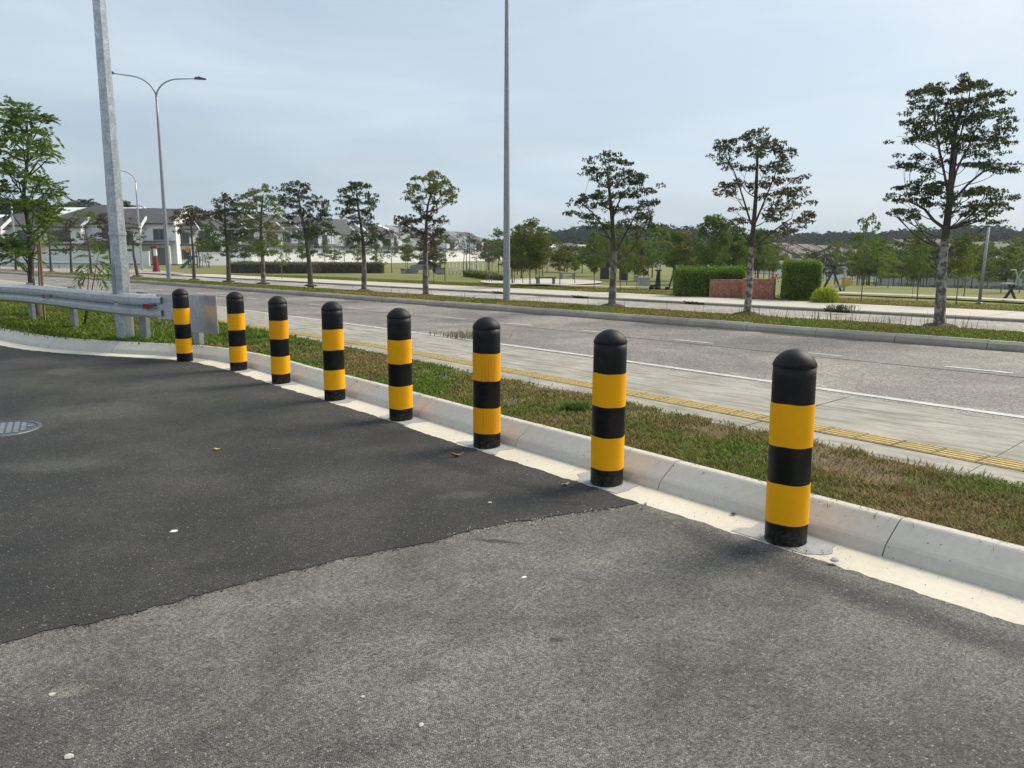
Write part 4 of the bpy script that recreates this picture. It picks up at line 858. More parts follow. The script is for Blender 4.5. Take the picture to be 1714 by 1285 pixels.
b = MB(); b.tube([f7((212, 1262)) - Bp - [0, 0, .5], f7((211, 1215)) - Bp], [.062, .058], 10); b.build('trunk_wrap', MT['paper'], ft)
for k, (x0, y0, x1, y1) in enumerate([(300 / 4.015 * 1, 540, 255 / 4.015, 160 + 980 / 4.015), (272 / 4.015, 530, 245 / 4.015, 160 + 1000 / 4.015)]):
    a = ground(x0, y0, .13); e = at_y(x1 + 3, y1, a[1] + .1); b = MB(); b.bar(a - [0, 0, .1], e, .038, .03)
    o = b.build('tree_stake', MT['wood']); tag(o, ['upright wooden stake with a crosspiece beside the feathery tree', 'slanted wooden stake nearer the feathery tree trunk'][k], 'stake', 'stakes of the feathery tree')
    if k == 0:
        q = a + (e - a) * .42; b = MB(); b.box((q[0] - .05, q[1] - .05, q[2]), (.32, .03, .045)); b.build('crosspiece', MT['wood'], o)
# sapling with drooping fronds
Bp = ground(123, 551, .13); Bp[1] += .35; sp_ = empty('sapling', tuple(Bp), 'small sapling with drooping feathery fronds behind the guardrail beam', 'sapling')
tops = [at_y(165, 425, Bp[1]), at_y(150, 440, Bp[1])]
b = MB(); 
for t_ in tops: b.tube([(0, 0, -.05), (t_ - Bp) * .5 + [0, .03, 0], t_ - Bp], [.014, .011, .006], 6)
b.build('trunk', MT['bark_dark'], sp_)
St, Di, Le = [], [], []
for (x, y, dx, dz) in [(163,428,.4,.5),(160,430,-.5,.3),(165,425,.1,.9),(150,440,-.7,-.1),(150,440,.3,-.2),(160,435,.8,-.1),(168,440,.7,-.5),(150,445,-.4,-.6),(140,448,-.6,-.7),(172,445,.6,-.8),(158,450,.1,-.5),(166,432,.8,.3)]:
    q = at_y(x, y, Bp[1]); St.append(q - Bp); Di.append(np.array([dx, r.uniform(-.5, .5), dz])); Le.append(.34)
V, F = fronds(St, Di, Le, r, 10, .026, .19); link('crown', arrmesh('crown', V, F, MT['leaf_frond']), sp_)

# ------------------------------------------------------------------ park trees (variants copied)
def park_proto(hgt, cb, hw, leaf, seed, stems=1, L=.16, nclump=26, dens=1.0, bark='bark', shape='oval'):
    """crown mesh and trunk mesh in local metres"""
    r = np.random.default_rng(seed); b = MB(); cs, rs, dn = [], [], []
    for s_ in range(stems):
        ox = (s_ - (stems - 1) / 2) * .28; tp = crom([np.array([ox, 0, -.1]), np.array([ox + r.uniform(-.05, .05), 0, hgt * .35]), np.array([ox + r.uniform(-.12, .12), r.uniform(-.1, .1), hgt * .65]), np.array([r.uniform(-.15, .15) + ox, 0, hgt * .93])], .4)
        b.tube(tp, [.05 * (hgt / 4.5) * (1 - .75 * k / len(tp)) for k in range(len(tp))], 6)
        for k in range(nclump // stems):
            t = r.uniform(0, 1); z = cb + (hgt - cb) * t
            w = hw * {'oval': math.sin(math.pi * min(.97, max(.08, t * .9 + .08))) ** .6, 'cone': (1.05 - t) ** .8, 'flat': .4 + .75 * t}[shape]
            a = r.uniform(0, 6.28); q = w * math.sqrt(r.uniform(.02, 1)); p = np.array([q * math.cos(a) + ox * .5, q * math.sin(a), z]); cs.append(p)
            s = hw * r.uniform(.2, .38); rs.append(np.array([s, s, s * r.uniform(.45, .8)])); dn.append(dens * 20 * s * s / (L * L))
            j = np.abs(tp[:, 2] - max(z - q * .6, cb * .7)).argmin(); b.tube([tp[j], (tp[j] + p) / 2 + [0, 0, -.03], p], [.018, .013, .006], 4, caps=False)
    V, F = clump_leaves(cs, rs, dn, L, r)
    return b.mesh('trunk', MT[bark]), arrmesh('crown', V, F, MT[leaf])
PROT = {'oval': [park_proto(4.6, 1.5, 1.15, 'leaf_mid', 50, L=.15, nclump=34), park_proto(4.6, 1.7, 1.1, 'leaf_green', 51, L=.15, nclump=30), park_proto(4.6, 1.4, 1.25, 'leaf_mid', 52, L=.15, nclump=36)],
        'bright': [park_proto(4.6, 1.5, 1.2, 'leaf_bright', 53, L=.16, nclump=24, dens=.8), park_proto(4.6, 1.9, 1.1, 'leaf_green', 54, L=.16, nclump=22, dens=.8)],
        'pale': [park_proto(4.6, 2.2, .95, 'leaf_dry', 55, 3, .12, 24, .45), park_proto(4.6, 2.0, 1.0, 'leaf_dry', 56, 1, .13, 24, .5, shape='flat')],
        'big': [park_proto(4.6, 1.3, 1.6, 'leaf_mid', 57, L=.13, nclump=60), park_proto(4.6, 1.2, 1.5, 'leaf_green', 58, 2, .13, 56)],
        'bronze': [park_proto(4.6, 1.6, 1.2, 'leaf_bronze', 59, L=.15, nclump=30), park_proto(4.6, 1.8, 1.1, 'leaf_bronze', 60, L=.15, nclump=26)],
        'cone': [park_proto(4.6, .9, 1.1, 'leaf_mid', 61, L=.15, nclump=26, shape='cone')]}
park_no = 0
def park_tree(px, py, top, hw, kind, label=None, lean=0.0, Y=None):
    global park_no
    P = at_park(px, py) if Y is None else np.array([*at_y(px, 430, Y)[:2], 0])
    P[2] = float(park_z(P[0], P[1]))
    T = at_y(px, top, P[1]); H = max(1.2, T[2] - P[2]); W_ = hw * P[1] / FPX
    pr = PROT[kind][park_no % len(PROT[kind])]; park_no += 1
    nat = {'oval': 1.3, 'bright': 1.25, 'pale': 1.1, 'big': 1.75, 'bronze': 1.3, 'cone': 1.15}[kind]
    zone = next(z for x_, z in ((480, 'before the white houses past the playground'), (610, 'before the middle white houses of the row'), (720, 'behind the two strip trees nearer the lamp post'), (800, 'by the white railing and the last houses'), (858, 'just short of the slim lamp post'), (905, 'just past the slim lamp post'), (960, 'by the dark stone benches'), (1020, 'behind the lopsided strip tree'), (1080, 'by the black climbing machine'), (1135, 'behind the black gym frames'), (1190, 'beyond the long clipped hedge'), (1245, 'beyond the sunlit brick wall'), (1300, 'beyond the darker brick wall'), (1350, 'beyond the square hedge block'), (1410, 'beyond the yellow gym swing'), (1460, 'by the clear-stemmed young tree'), (1530, 'below the white box house'), (1590, 'behind the tallest strip tree'), (1650, 'by the slim tilted pole'), (9999, 'by the crossed-leg gym machine')) if px < x_)
    lab = label or f"{'very small' if H < 2.2 else 'small' if H < 3 else 'middling' if H < 4.2 else 'tall'} {dict(oval='olive', bright='fresh green', pale='thin grey-leaved', big='broad olive', bronze='brownish', cone='tiered')[kind]} park tree {'' if P[1] < 38 else 'mid-lawn ' if P[1] < 75 else 'far back ' if P[1] < 110 else 'very far back '}{zone}"
    root = empty('park_tree', tuple(P), lab, 'tree', 'young trees on the park lawn' if label else 'young trees on the park lawn: ' + kind, random.uniform(0, 6.28))
    root.scale = (W_ / nat, W_ / nat, H / 4.6)
    link('trunk', pr[0], root); link('crown', pr[1], root); return root
PT = [(472,466,393,16,'bright','young tree with one fresh green tuft crown on the lawn before the dark low hedge'),(507,456,392,18,'oval',None),(544,442,402,14,'cone','small tiered sapling before the white houses beside the lawn'),(577,450,393,16,'pale','three-stemmed park tree with thin grey foliage before the houses'),(599,452,408,13,'oval',None),
 (656,456,398,17,'pale',None),(682,454,402,13,'oval',None),(718,464,392,20,'bronze','bronze park tree directly behind the bright-topped strip tree'),(726,475,405,16,'bronze',None),(745,470,394,23,'bright','round fresh green park tree standing alone beside the bright-topped strip tree'),(781,462,384,22,'pale','almost bare purplish park tree with fine twigs before the last white houses'),(798,459,400,16,'pale',None),(819,472,401,17,'pale',None),(834,457,384,22,'oval','dark olive park tree half hidden by the slim lamp post'),
 (887,480,372,40,'big','broadest olive tree of the park, just beside the slim lamp post'),(875,475,395,18,'oval',None),(903,478,385,22,'oval',None),(861,475,400,16,'oval',None),(937,478,408,24,'oval',None),(962,475,412,18,'oval',None),(994.6,482,390,18,'oval','upright narrow olive park tree next to the lopsided strip tree'),(1038,487,404,20,'oval',None),(1049,477,398,20,'oval',None),(1065.6,492,384,17,'oval',None),(1085,470,395,24,'bright',None),(1104,483,375,28,'bright','tallest fresh green park tree between the gym frames'),(1128,470,390,26,'oval',None),
 (1190,482,360,36,'big','big olive park tree rising behind the long clipped hedge'),(1232,478,392,26,'oval',None),(1278,476,394,23,'bright',None),(1291,472,410,16,'oval',None),(1313,468,382,24,'pale','grey-leaved park tree behind the flowering hedge block'),(1348,462,416,22,'oval',None),(1374,460,420,22,'bright',None),(1413,465,410,26,'oval',None),(1441,505,357,25,'bright','fresh green young tree with a clear stem near the yellow gym swing'),(1486,482,424,20,'bright',None),(1535,503,373,27,'bright','leafy young tree on the lawn just before the tallest strip tree'),(1527,497,400,16,'oval',None),(1600,511,372,26,'oval','slanted young tree with dark leaves just behind the tallest strip tree'),(1613,498,400,22,'bright',None),(1675,490,424,20,'oval',None),(1706,490,410,22,'bright',None),(1455,470,420,18,'oval',None),(1560,480,425,14,'oval',None),(1640,482,428,14,'oval',None)]
for a in PT: park_tree(*a)
rr_ = np.random.default_rng(70)
for k in range(84):
    Yd = rr_.uniform(38, 95); px = rr_.uniform(855, 1714)
    if abs(px - 1390) < 25 or (860 < px < 1130 and Yd < 45): Yd += 30
    park_tree(px, 0, 427 - rr_.uniform(.8, 2.3) * FPX / Yd + 10 * (px > 1150), rr_.uniform(.9, 1.45) * FPX / Yd, ['oval', 'bright', 'oval', 'bronze', 'oval', 'big'][k % 6], Y=Yd)
for k in range(46):
    Yd = rr_.uniform(60, 150); px = rr_.uniform(850, 1714); park_tree(px, 0, 427 - rr_.uniform(.5, 2.3) * FPX / Yd + 18, rr_.uniform(1.0, 1.6) * FPX / Yd, ['oval', 'bright', 'oval', 'bronze'][k % 4], Y=Yd)
for k in range(16):
    Yd = rr_.uniform(70, 105); px = rr_.uniform(330, 840); park_tree(px, 0, 427 - rr_.uniform(1.0, 2.4) * FPX / Yd, rr_.uniform(.9, 1.4) * FPX / Yd, ['oval', 'bright', 'bronze', 'cone'][k % 4], Y=Yd)

bylab = {}
for o in COL.objects:
    if o.name.startswith('park_tree'): bylab.setdefault(o['label'], []).append(o)
for lab, os_ in bylab.items():       # look-alikes side by side: tell them apart by how far off they stand
    os_.sort(key=lambda o: o.location.y)
    if 1 < len(os_) <= 4:
        for o, w_ in zip(os_, ('nearer', 'farther') if len(os_) == 2 else ('nearest', 'middle', 'farthest') if len(os_) == 3 else ('nearest', 'second nearest', 'third nearest', 'farthest')): o['label'] = w_ + ' ' + lab

# ------------------------------------------------------------------ hedges, brick wall, bush
def hedge(P0, P1, thick, h, name, label, leaf, L=.11, n=5200, seed=1, cat='hedge'):
    P0, P1 = np.array(P0), np.array(P1); d = P1[:2] - P0[:2]; ln = np.linalg.norm(d); r = np.random.default_rng(seed)
    root = empty(name, (*P0[:2], P0[2]), label, cat, None, math.atan2(d[1], d[0]))
    b = MB(); b.box((ln / 2, thick / 2, h * .46), (ln - .12, thick - .14, h * .88)); b.build('inner_growth', MT['hedge_core'], root)
    x = r.uniform(0, ln, n); y = r.uniform(0, thick, n); z = r.uniform(0, 1, n) ** .85 * h; wq = r.integers(0, 5, n)
    y = np.where(wq < 2, r.normal(0, .035, n), y); z = np.where(wq == 2, h + r.normal(0, .04, n), z); x = np.where(wq == 3, r.choice([0, ln], n) + r.normal(0, .03, n), x); y = np.where(wq == 4, thick + r.normal(0, .03, n), y)
    sw_ = (fbm(x * 3, z * 3, seed) - .5) * .22; y = np.where(wq < 2, y + sw_, y); z = np.where(wq == 2, z + abs(r.normal(0, .05, n)) + (fbm(x * 2.5, y * 2.5, seed + 1) - .5) * .16, z)
    D = r.normal(size=(n, 3)) * .7 + [0, -.3, .7]
    V, F = leaf_quads(np.c_[x, y, z], D, L * r.uniform(.7, 1.3, n), L * r.uniform(.28, .45, n), r); link('foliage', arrmesh('foliage', V, F, MT[leaf]), root); return root
hz = .07
ha, hb_ = ground(1131, 496, hz), ground(1246, 497, hz)
hedge(ha, hb_ + [0, .0, 0], 1.0, .95, 'clipped_hedge', 'long clipped green hedge beside and behind the curved brick wall', 'leaf_hedge', L=.085, n=15000, seed=3)
h1, h2 = ground(1311, 502, hz), ground(1371, 503, hz)
hedge(h1, h2, 1.0, 1.18, 'clipped_hedge', 'square clipped hedge block with red flowers beside the lime bush', 'leaf_hedge', L=.085, n=15000, seed=4)
for i_, (x0, y0, x1, y1) in enumerate([(385, 456.5, 520, 457.5), (520, 457, 640, 457)]):
    pa, pb = at_park(x0, y0), at_park(x1, y1); hedge(pa, pb, 1.4, [.85, .75][i_], 'low_hedge', ['low purplish hedge behind the pale rock on the lawn', 'lower purplish hedge continuing toward the small parked car'][i_], 'leaf_purple', L=.16, n=13000, seed=6 + i_)
pa, pb = at_park(775, 462), at_park(835, 471); hedge(pa, pb, .5, .35, 'low_hedge', 'thin low hedge curving beside the white railing', 'leaf_mid', L=.14, n=1800, seed=9)
# flowers on the square hedge
r = np.random.default_rng(5); n = 60; C = np.c_[r.normal(.35, .12, n), r.normal(.5, .2, n), 1.2 + r.normal(.06, .05, n)]; C[40:, 0] = r.normal(-.18, .06, 20); C[40:, 2] = r.normal(.75, .06, 20)
base = empty('flowers', tuple(h1), 'small red flowers at the top and side of the square hedge', 'flowers'); V, F = leaf_quads(C, r.normal(size=(n, 3)), np.full(n, .09), np.full(n, .08), r); link('petals', arrmesh('petals', V, F, MT['petal']), base)
b = MB(); [b.tube([(C[k][0], C[k][1], C[k][2] - .25), tuple(C[k])], .006, 4) for k in range(0, 60, 4)]; b.build('stems', MT['leaf_hedge'], base)
P = ground(1380, 506, hz); lb = empty('lime_bush', tuple(P), 'lime yellow bush at the foot of the square hedge block', 'bush'); n = 1500
d = r.normal(size=(n, 3)); d /= np.linalg.norm(d, axis=1)[:, None]; d[:, 2] = abs(d[:, 2]); C = d * np.array([.45, .4, .5]) * r.uniform(.6, 1, (n, 1)); V, F = leaf_quads(C, d * .8 + r.normal(size=(n, 3)) * .5 + [0, 0, .4], r.uniform(.1, .18, n), r.uniform(.03, .05, n), r); link('foliage', arrmesh('foliage', V, F, MT['leaf_lime']), lb)
b = MB(); [b.tube([(0, 0, -.05), tuple(d[k] * [.3, .3, .35])], [.012, .005], 5) for k in range(10)]; b.build('stems', MT['bark'], lb)

def brick_wall(P0, P1, h, thick, label, cap=False, sag=0.0):
    P0, P1 = np.array(P0), np.array(P1); d = P1[:2] - P0[:2]; ln = np.linalg.norm(d); root = empty('brick_wall', tuple(P0), label, 'wall', 'curved brick entrance wall', math.atan2(d[1], d[0]))
    b = MB(); b.box((ln / 2, thick / 2, h / 2 - .05), (ln - .02, thick - .02, h - .02 + .1)); b.build('mortar', MT['brick_mortar'], root)
    b = MB(); bl, bh = .215, .065; rows = int(h / (bh + .012))
    for j in range(rows):
        x = -(j % 2) * bl / 2
        while x < ln:
            x0, x1 = max(x, 0), min(x + bl, ln)
            if x1 - x0 > .04: q = random.uniform(-.004, .004); b.box(((x0 + x1) / 2, -.004 + q, j * (bh + .012) + bh / 2), (x1 - x0, .05, bh))
            x += bl + .012
        for s_ in (0, ln): b.box((s_, thick / 2, j * (bh + .012) + bh / 2), (.03, thick * .9, bh))
    x = 0
    while x < ln - .05: b.box((x + .05, thick / 2, h + .005), (.095, thick + .05, .07)); x += .107
    o = b.build('brickwork', MT['brick'], root); o['kind'] = 'stuff'; return root
brick_wall(ground(1187, 497, hz), ground(1245, 498.5, hz), .60, .24, 'sunlit red brick wall section standing against the long hedge')
brick_wall(ground(1242, 499.5, hz), ground(1294, 501, hz), .66, .24, 'darker stained brick wall section standing in front of the other')
b = MB(); P = ground(1309, 496, hz); b.box((0, 0, .35), (.10, .10, .75)); b.box((0, 0, .74), (.14, .14, .04)); o = b.build('white_post', MT['trim']); o.location = P; tag(o, 'short white post in the gap between brick wall and square hedge', 'post')

# ------------------------------------------------------------------ park furniture
def gym(P, label, parts, rz=0):
    root = empty('gym_station', tuple(P), label, 'fitness equipment', 'outdoor fitness equipment', rz)
    for nm, mt, fn in parts: b = MB(); fn(b); b.build(nm, MT[mt], root)
    return root
P = at_park(1391, 487)
gym(P, 'black A-frame fitness swing with a yellowish seat behind the lime bush', [('frame_leg', 'dark_metal', lambda b: b.bar((-.38, 0, 0), (.12, 0, 1.05), .07, .07)), ('frame_leg', 'dark_metal', lambda b: b.bar((.42, -.1, -.1), (-.05, 0, 1.05), .07, .07)), ('top_bar', 'dark_metal', lambda b: b.box((.03, 0, 1.08), (.72, .12, .07))), ('seat', 'gym_yellow', lambda b: (b.box((.62, 0, .42), (.26, .3, .32)), b.box((.45, 0, .26), (.5, .25, .06)))), ('footrest', 'gym_grey', lambda b: (b.box((.3, 0, .18), (.6, .25, .05)), b.box((-.5, .1, .5), (.07, .07, 1.1)), b.box((.58, .1, .5), (.07, .07, 1.1)), b.box((.0, .1, 1.02), (1.2, .08, .08)))),])
P = at_park(1100, 484)
gym(P, 'black fitness stepper with a solid dark frame before the park trees', [('column', 'dark_metal', lambda b: (b.prism([(-.12, 0), (.14, 0), (.10, .8), (-.02, .8)], -.06, .06), b.box((.03, 0, .83), (.28, .12, .05)))), ('pedal', 'dark_metal', lambda b: (b.box((-.16, 0, .14), (.3, .14, .1)), b.box((-.24, .1, .07), (.2, .12, .12)))), ('handle', 'gym_grey', lambda b: b.tube([(0, 0, .8), (-.05, 0, 1.05), (.12, 0, 1.1)], .025, 6))])
P = at_park(1126, 485)
gym(P, 'thin black A-frame fitness walker beside the end of the long hedge', [('frame_leg', 'dark_metal', lambda b: b.bar((-.2, 0, 0), (.02, 0, .8), .06, .06)), ('frame_leg', 'dark_metal', lambda b: b.bar((.24, -.1, -.05), (-.02, 0, .8), .06, .06)), ('top_bar', 'dark_metal', lambda b: b.bar((0, 0, .7), (0, 0, 1.05), .05, .05)), ('pedal', 'dark_metal', lambda b: b.box((-.26, 0, .08), (.12, .2, .1)))])
P = at_park(1689, 503)
gym(P, 'black and grey fitness machine with crossed legs and white handles near the picture edge', [('frame_leg', 'dark_metal', lambda b: b.bar((-.2, 0, 0), (.12, 0, .52), .07, .07)), ('frame_leg', 'dark_metal', lambda b: b.bar((.22, 0, 0), (-.06, 0, .55), .06, .06)), ('seat', 'gym_grey', lambda b: b.box((-.08, 0, .57), (.34, .3, .05))), ('handle', 'gym_grey', lambda b: (b.tube([(.1, 0, .4), (.2, 0, .8), (.12, 0, 1.02), (-.06, 0, 1.03)], .022, 6), b.tube([(.2, 0, .7), (.34, 0, 1.0), (.42, 0, 1.0)], .022, 6), b.box((.26, 0, .62), (.08, .2, .24))))])
def bench(P, w, label, rz=0):
    root = empty('bench', tuple(P), label, 'bench', 'stone benches in the park', rz)
    b = MB(); b.box((0, 0, .40), (w, .45, .09)); bevel(b.build('seat', MT['bench'], root))
    for s_ in (-1, 1): b = MB(); b.box((s_ * (w / 2 - .12), 0, .178), (.13, .4, .355)); b.build('leg', MT['bench'], root)
bench(at_park(913, 477.5), 1.05, 'longer dark stone bench on the paved circle under the broad tree', 0)
bench(at_park(950, 468), 1.0, 'dark stone bench farther back beside the paved circle', 0)
P = at_park(938, 473); b = MB(); pts = [(math.cos(a) * 3.4, math.sin(a) * 5.2) for a in np.linspace(0, 2 * math.pi, 40, endpoint=False)]
b = MB(); C0 = at_park(905, 472); V = [(C0[0] + x, C0[1] + y, float(park_z(C0[0] + x, C0[1] + y)) + .05) for x, y in pts]; b.add(V, [tuple(range(40))]); o = b.build('paved_circle', MT['pave']); o['kind'] = 'structure'
# dark equipment group between the trees
P = at_park(1040, 470)
gym(P, 'black spidery climbing machine on the lawn behind the lopsided strip tree', [('body', 'dark_metal', lambda b: (b.box((-1.0, 0, .45), (.5, .5, .7)), b.box((.15, 0, .5), (.4, .4, .9)), b.box((-.5, .1, .95), (1.2, .2, .3)))), ('arm', 'dark_metal', lambda b: (b.bar((.3, 0, .6), (1.15, 0, 1.3), .35, .3), b.bar((.9, 0, .9), (1.5, 0, .4), .25, .25), b.bar((1.1, 0, 1.2), (1.2, 0, 2.0), .2, .2))), ('foot', 'gym_grey', lambda b: b.box((.9, 0, .15), (.3, .3, .3)))])
P = at_park(1078, 480); b = MB(); b.box((0, 0, .2), (.5, .4, .44)); b.box((0, 0, .44), (.56, .46, .05)); o = b.build('utility_box', MT['gym_grey']); o.location = P; tag(o, 'low grey utility box on the lawn beside the black stepper', 'box')
# park paths
def path(pts, w, name, mat='pave'):
    P = np.array([at_park(*p)[:2] for p in pts]); P = resample(crom(P, .5), .8); n_, _ = normals2(P); A_, B_ = P + n_ * w / 2, P - n_ * w / 2; n = len(P)
    V = np.r_[np.c_[A_, park_z(A_[:, 0], A_[:, 1]) + .10], np.c_[B_, park_z(B_[:, 0], B_[:, 1]) + .10]]; F = np.array([(i, i + 1, i + 1 + n, i + n) for i in range(n - 1)])
    me = arrmesh(name, V, F, MT[mat]); 
    if me.polygons[0].normal.z < 0: me.flip_normals()
    tag(link(name, me), kind='structure')
path([(860, 477), (960, 480.5), (1050, 483), (1150, 484.5)], .7, 'park_path')
path([(1400, 493), (1500, 497), (1600, 501.5), (1740, 509)], .9, 'park_path')
path([(1330, 466), (1420, 467), (1500, 466), (1580, 470)], 1.2, 'park_path')

# tilted slim pole
P = ground(1639, 507, .1); b = MB(); e = at_y(1655, 380, P[1]); root = empty('park_pole', tuple(P), 'slim grey pole tilted a little, right of the tallest strip tree', 'pole')
b.tube([(0, 0, -.1), tuple(e - P)], [.05, .036], 10); b.build('pole', MT['galv_dull'], root); b = MB(); b.lathe([(.09, 0), (.09, .02), (.06, .03)], 10); b.build('base_plate', MT['galv_dull'], root)

# drain inlets in the far kerb
for k, px in enumerate([829, 970, 1166, 1407]):
    py = {829: 491, 970: 498, 1166: 508, 1407: 520.5}[px]; P = ground(px, py, .02); u_, _ = uv(P[0], P[1]); c = xy(u_, 21.475); rz = math.atan2(CU[1], CU[0])
    root = empty('drain_inlet', (c[0], c[1], 0), 'slotted kerb drain inlet, ' + ['most distant, right beside the slim lamp post', 'second nearest the slim lamp post', 'before the long clipped hedge', 'closest, with weeds, below the lime bush'][k], 'drain', 'drain inlets along the far kerb', rz)
    b = MB(); b.box((0, 0, .035), (.7, .03, .06)); b.build('opening', MT['black'], root)
    for j in range(4): b = MB(); b.bar((-.27 + j * .15, .012, .02), (-.14 + j * .15, .16, .095 + .01 * (j % 2)), .035, .03); b.build('grate_bar', MT['dark_metal'], root)
# playground, gate pillar, rock, car, railing, far guardrail
P = at_park(262, 455); P[2] = 0
gp_ = empty('gate_pillar', tuple(P), 'white pillar with a tall red tapered foot and red cap by the far road', 'pillar'); sc = P[1] / FPX
def frust(b, w0, w1, z0, z1): b.add([(-w0, -w0, z0), (w0, -w0, z0), (w0, w0, z0), (-w0, w0, z0), (-w1, -w1, z1), (w1, -w1, z1), (w1, w1, z1), (-w1, w1, z1)], [(3, 2, 1, 0), (4, 5, 6, 7), (0, 1, 5, 4), (1, 2, 6, 5), (2, 3, 7, 6), (3, 0, 4, 7)])
b = MB(); frust(b, 4.6 * sc, 1.6 * sc, 0, 26 * sc); b.build('foot', MT['red_paint'], gp_)
b = MB(); b.box((0, 0, 32 * sc), (4.6 * sc, 4.6 * sc, 12 * sc)); b.build('shaft', MT['trim'], gp_)
b = MB(); b.box((-1 * sc, 0, 40 * sc), (10.5 * sc, 7 * sc, 3.6 * sc)); b.build('cap', MT['red_paint'], gp_)
pl = at_park(330, 449); pg = empty('play_tower', tuple(pl), 'playground tower with teal slide, orange cross panel and yellow star', 'playground'); sc = pl[1] / FPX
b = MB(); b.bar((-22 * sc, 0, 4 * sc), (-2 * sc, 0, 22 * sc), 8 * sc, 3 * sc); b.bar((-26 * sc, 0, 1.5 * sc), (-20 * sc, 0, 3.5 * sc), 8 * sc, 3 * sc); b.build('slide', MT['teal'], pg)
b = MB(); [b.box((x * sc, y * sc, 14 * sc), (1.5 * sc, 1.5 * sc, 30 * sc)) for x in (-12, 2) for y in (-3, 6)]; b.build('post', MT['dark_metal'], pg)
b = MB(); b.box((-5 * sc, 1 * sc, 19 * sc), (16 * sc, 11 * sc, 1.5 * sc)); b.build('deck', MT['dark_metal'], pg)
b = MB(); b.box((-12 * sc, -5 * sc, 31 * sc), (12 * sc, 1 * sc, 3.5 * sc)); b.box((-12 * sc, -5.8 * sc, 31 * sc), (4 * sc, 1 * sc, 9 * sc)); b.build('cross_panel', MT['orange'], pg)
b = MB(); sp5 = [(math.sin(k * math.pi / 5) * (5 if k % 2 == 0 else 2.2) * sc + 4 * sc, math.cos(k * math.pi / 5) * (5 if k % 2 == 0 else 2.2) * sc + 42 * sc) for k in range(10)]; b.prism(sp5, -1 * sc, 0); b.build('star', MT['star'], pg)
b = MB(); b.bar((-2 * sc, 0, 24 * sc), (3 * sc, 0, 38 * sc), 1 * sc, 1 * sc); b.build('star_pole', MT['dark_metal'], pg)
pl2 = at_park(343, 449); dc = empty('climbing_dome', tuple(pl2), 'pale climbing dome frame beside the playground tower', 'playground')
b = MB()
for k in range(4): a = k * math.pi / 4; b.tube([(math.cos(a) * 8 * sc * math.cos(t), math.sin(a) * 8 * sc * math.cos(t), 26 * sc * math.sin(t)) for t in np.linspace(0, math.pi, 12)], .8 * sc, 5)
b.tube([(math.cos(t) * 6.8 * sc, math.sin(t) * 6.8 * sc, 13 * sc) for t in np.linspace(0, 2 * math.pi, 16)], .7 * sc, 5); b.build('hoops', MT['gym_grey'], dc)
P = at_park(421, 456.5); rk = MB(); r = np.random.default_rng(8); rk.lathe([(.5, -.1), (.62, .1), (.5, .35), (.3, .62), (.06, .8)], 9, sm=False); rk.v = [(x * 1.2 + r.normal(0, .06) + .25 * (z < .3) * (x > 0), y + r.normal(0, .06), z + r.normal(0, .05)) for x, y, z in rk.v]; o = rk.build('rock', MT['rock']); o.location = P; tag(o, 'pale pointed rock on the lawn in front of the low purplish hedge', 'rock')
# low stone wall and car
for k, (x0, x1, yb, hpx, lab) in enumerate([(671, 700, 457.5, 6.5, 'low grey stone wall before the parked car'), (729, 745, 458.5, 9, 'short grey stone wall block past the parked car')]):
    pa, pb = at_park(x0, yb), at_park(x1, yb); b = MB(); hh_ = hpx * pa[1] / FPX; L_ = np.linalg.norm(pb - pa); b.box((L_ / 2, .2, hh_ / 2 - .1), (L_, .4, hh_ + .2)); b.box((L_ / 2, .2, hh_ + .03), (L_ + .08, .5, .08)); o = b.build('stone_wall', MT['stone']); o.location = pa; o.rotation_euler = (0, 0, math.atan2(pb[1] - pa[1], pb[0] - pa[0])); tag(o, lab, 'wall', 'low stone walls in the park')
P = at_park(709, 457); P[1] += 1.5; P[2] = float(park_z(P[0], P[1])); car = empty('parked_car', tuple(P), 'grey parked car half hidden by the low stone wall', 'car', None, R(8)); cs_ = .48
prof = [(-2.1, .35), (-2.15, .75), (-1.9, .92), (-1.25, 1.0), (-.75, 1.42), (.65, 1.45), (1.3, 1.02), (2.0, .9), (2.15, .7), (2.12, .35)]
b = MB(); b.prism([(x * cs_ * 1.3, z * cs_ * 1.5) for x, z in prof], -.8 * cs_, .8 * cs_); bevel(b.build('body', MT['car'], car), .04, 2)
for x in (-1.3, 1.3):
    for y in (-.78, .78): b = MB(); b.tube([(x * cs_ * 1.3, y * cs_ - .08, .3 * cs_ * 1.4), (x * cs_ * 1.3, y * cs_ + .08, .3 * cs_ * 1.4)], .32 * cs_ * 1.4, 14); b.build('wheel', MT['black'], car)
for s_ in (-1, 1): b = MB(); b.prism([(-1.15 * cs_ * 1.3, 1.0 * cs_ * 1.5), (-.72 * cs_ * 1.3, 1.36 * cs_ * 1.5), (.6 * cs_ * 1.3, 1.38 * cs_ * 1.5), (1.12 * cs_ * 1.3, 1.03 * cs_ * 1.5)], s_ * .805 * cs_, s_ * .83 * cs_); b.build('side_window', MT['glass'], car)
pa, pb = at_park(752, 457.5), at_park(808, 464); rl_ = empty('railing', tuple(pa), 'thin white railing curving down the lawn past the stone wall block', 'railing'); d_ = pb - pa
for t in np.linspace(0, 1, 9): b = MB(); q = d_ * t; q[2] = float(park_z(pa[0] + q[0], pa[1] + q[1])) - pa[2]; b.tube([(q[0], q[1], q[2]), (q[0], q[1], q[2] + .9)], .03, 6); b.build('post', MT['trim'], rl_)
for h_ in (.45, .88): b = MB(); b.tube([(0, 0, h_), tuple(d_ + [0, 0, h_])], .025, 6); b.build('rail', MT['trim'], rl_)
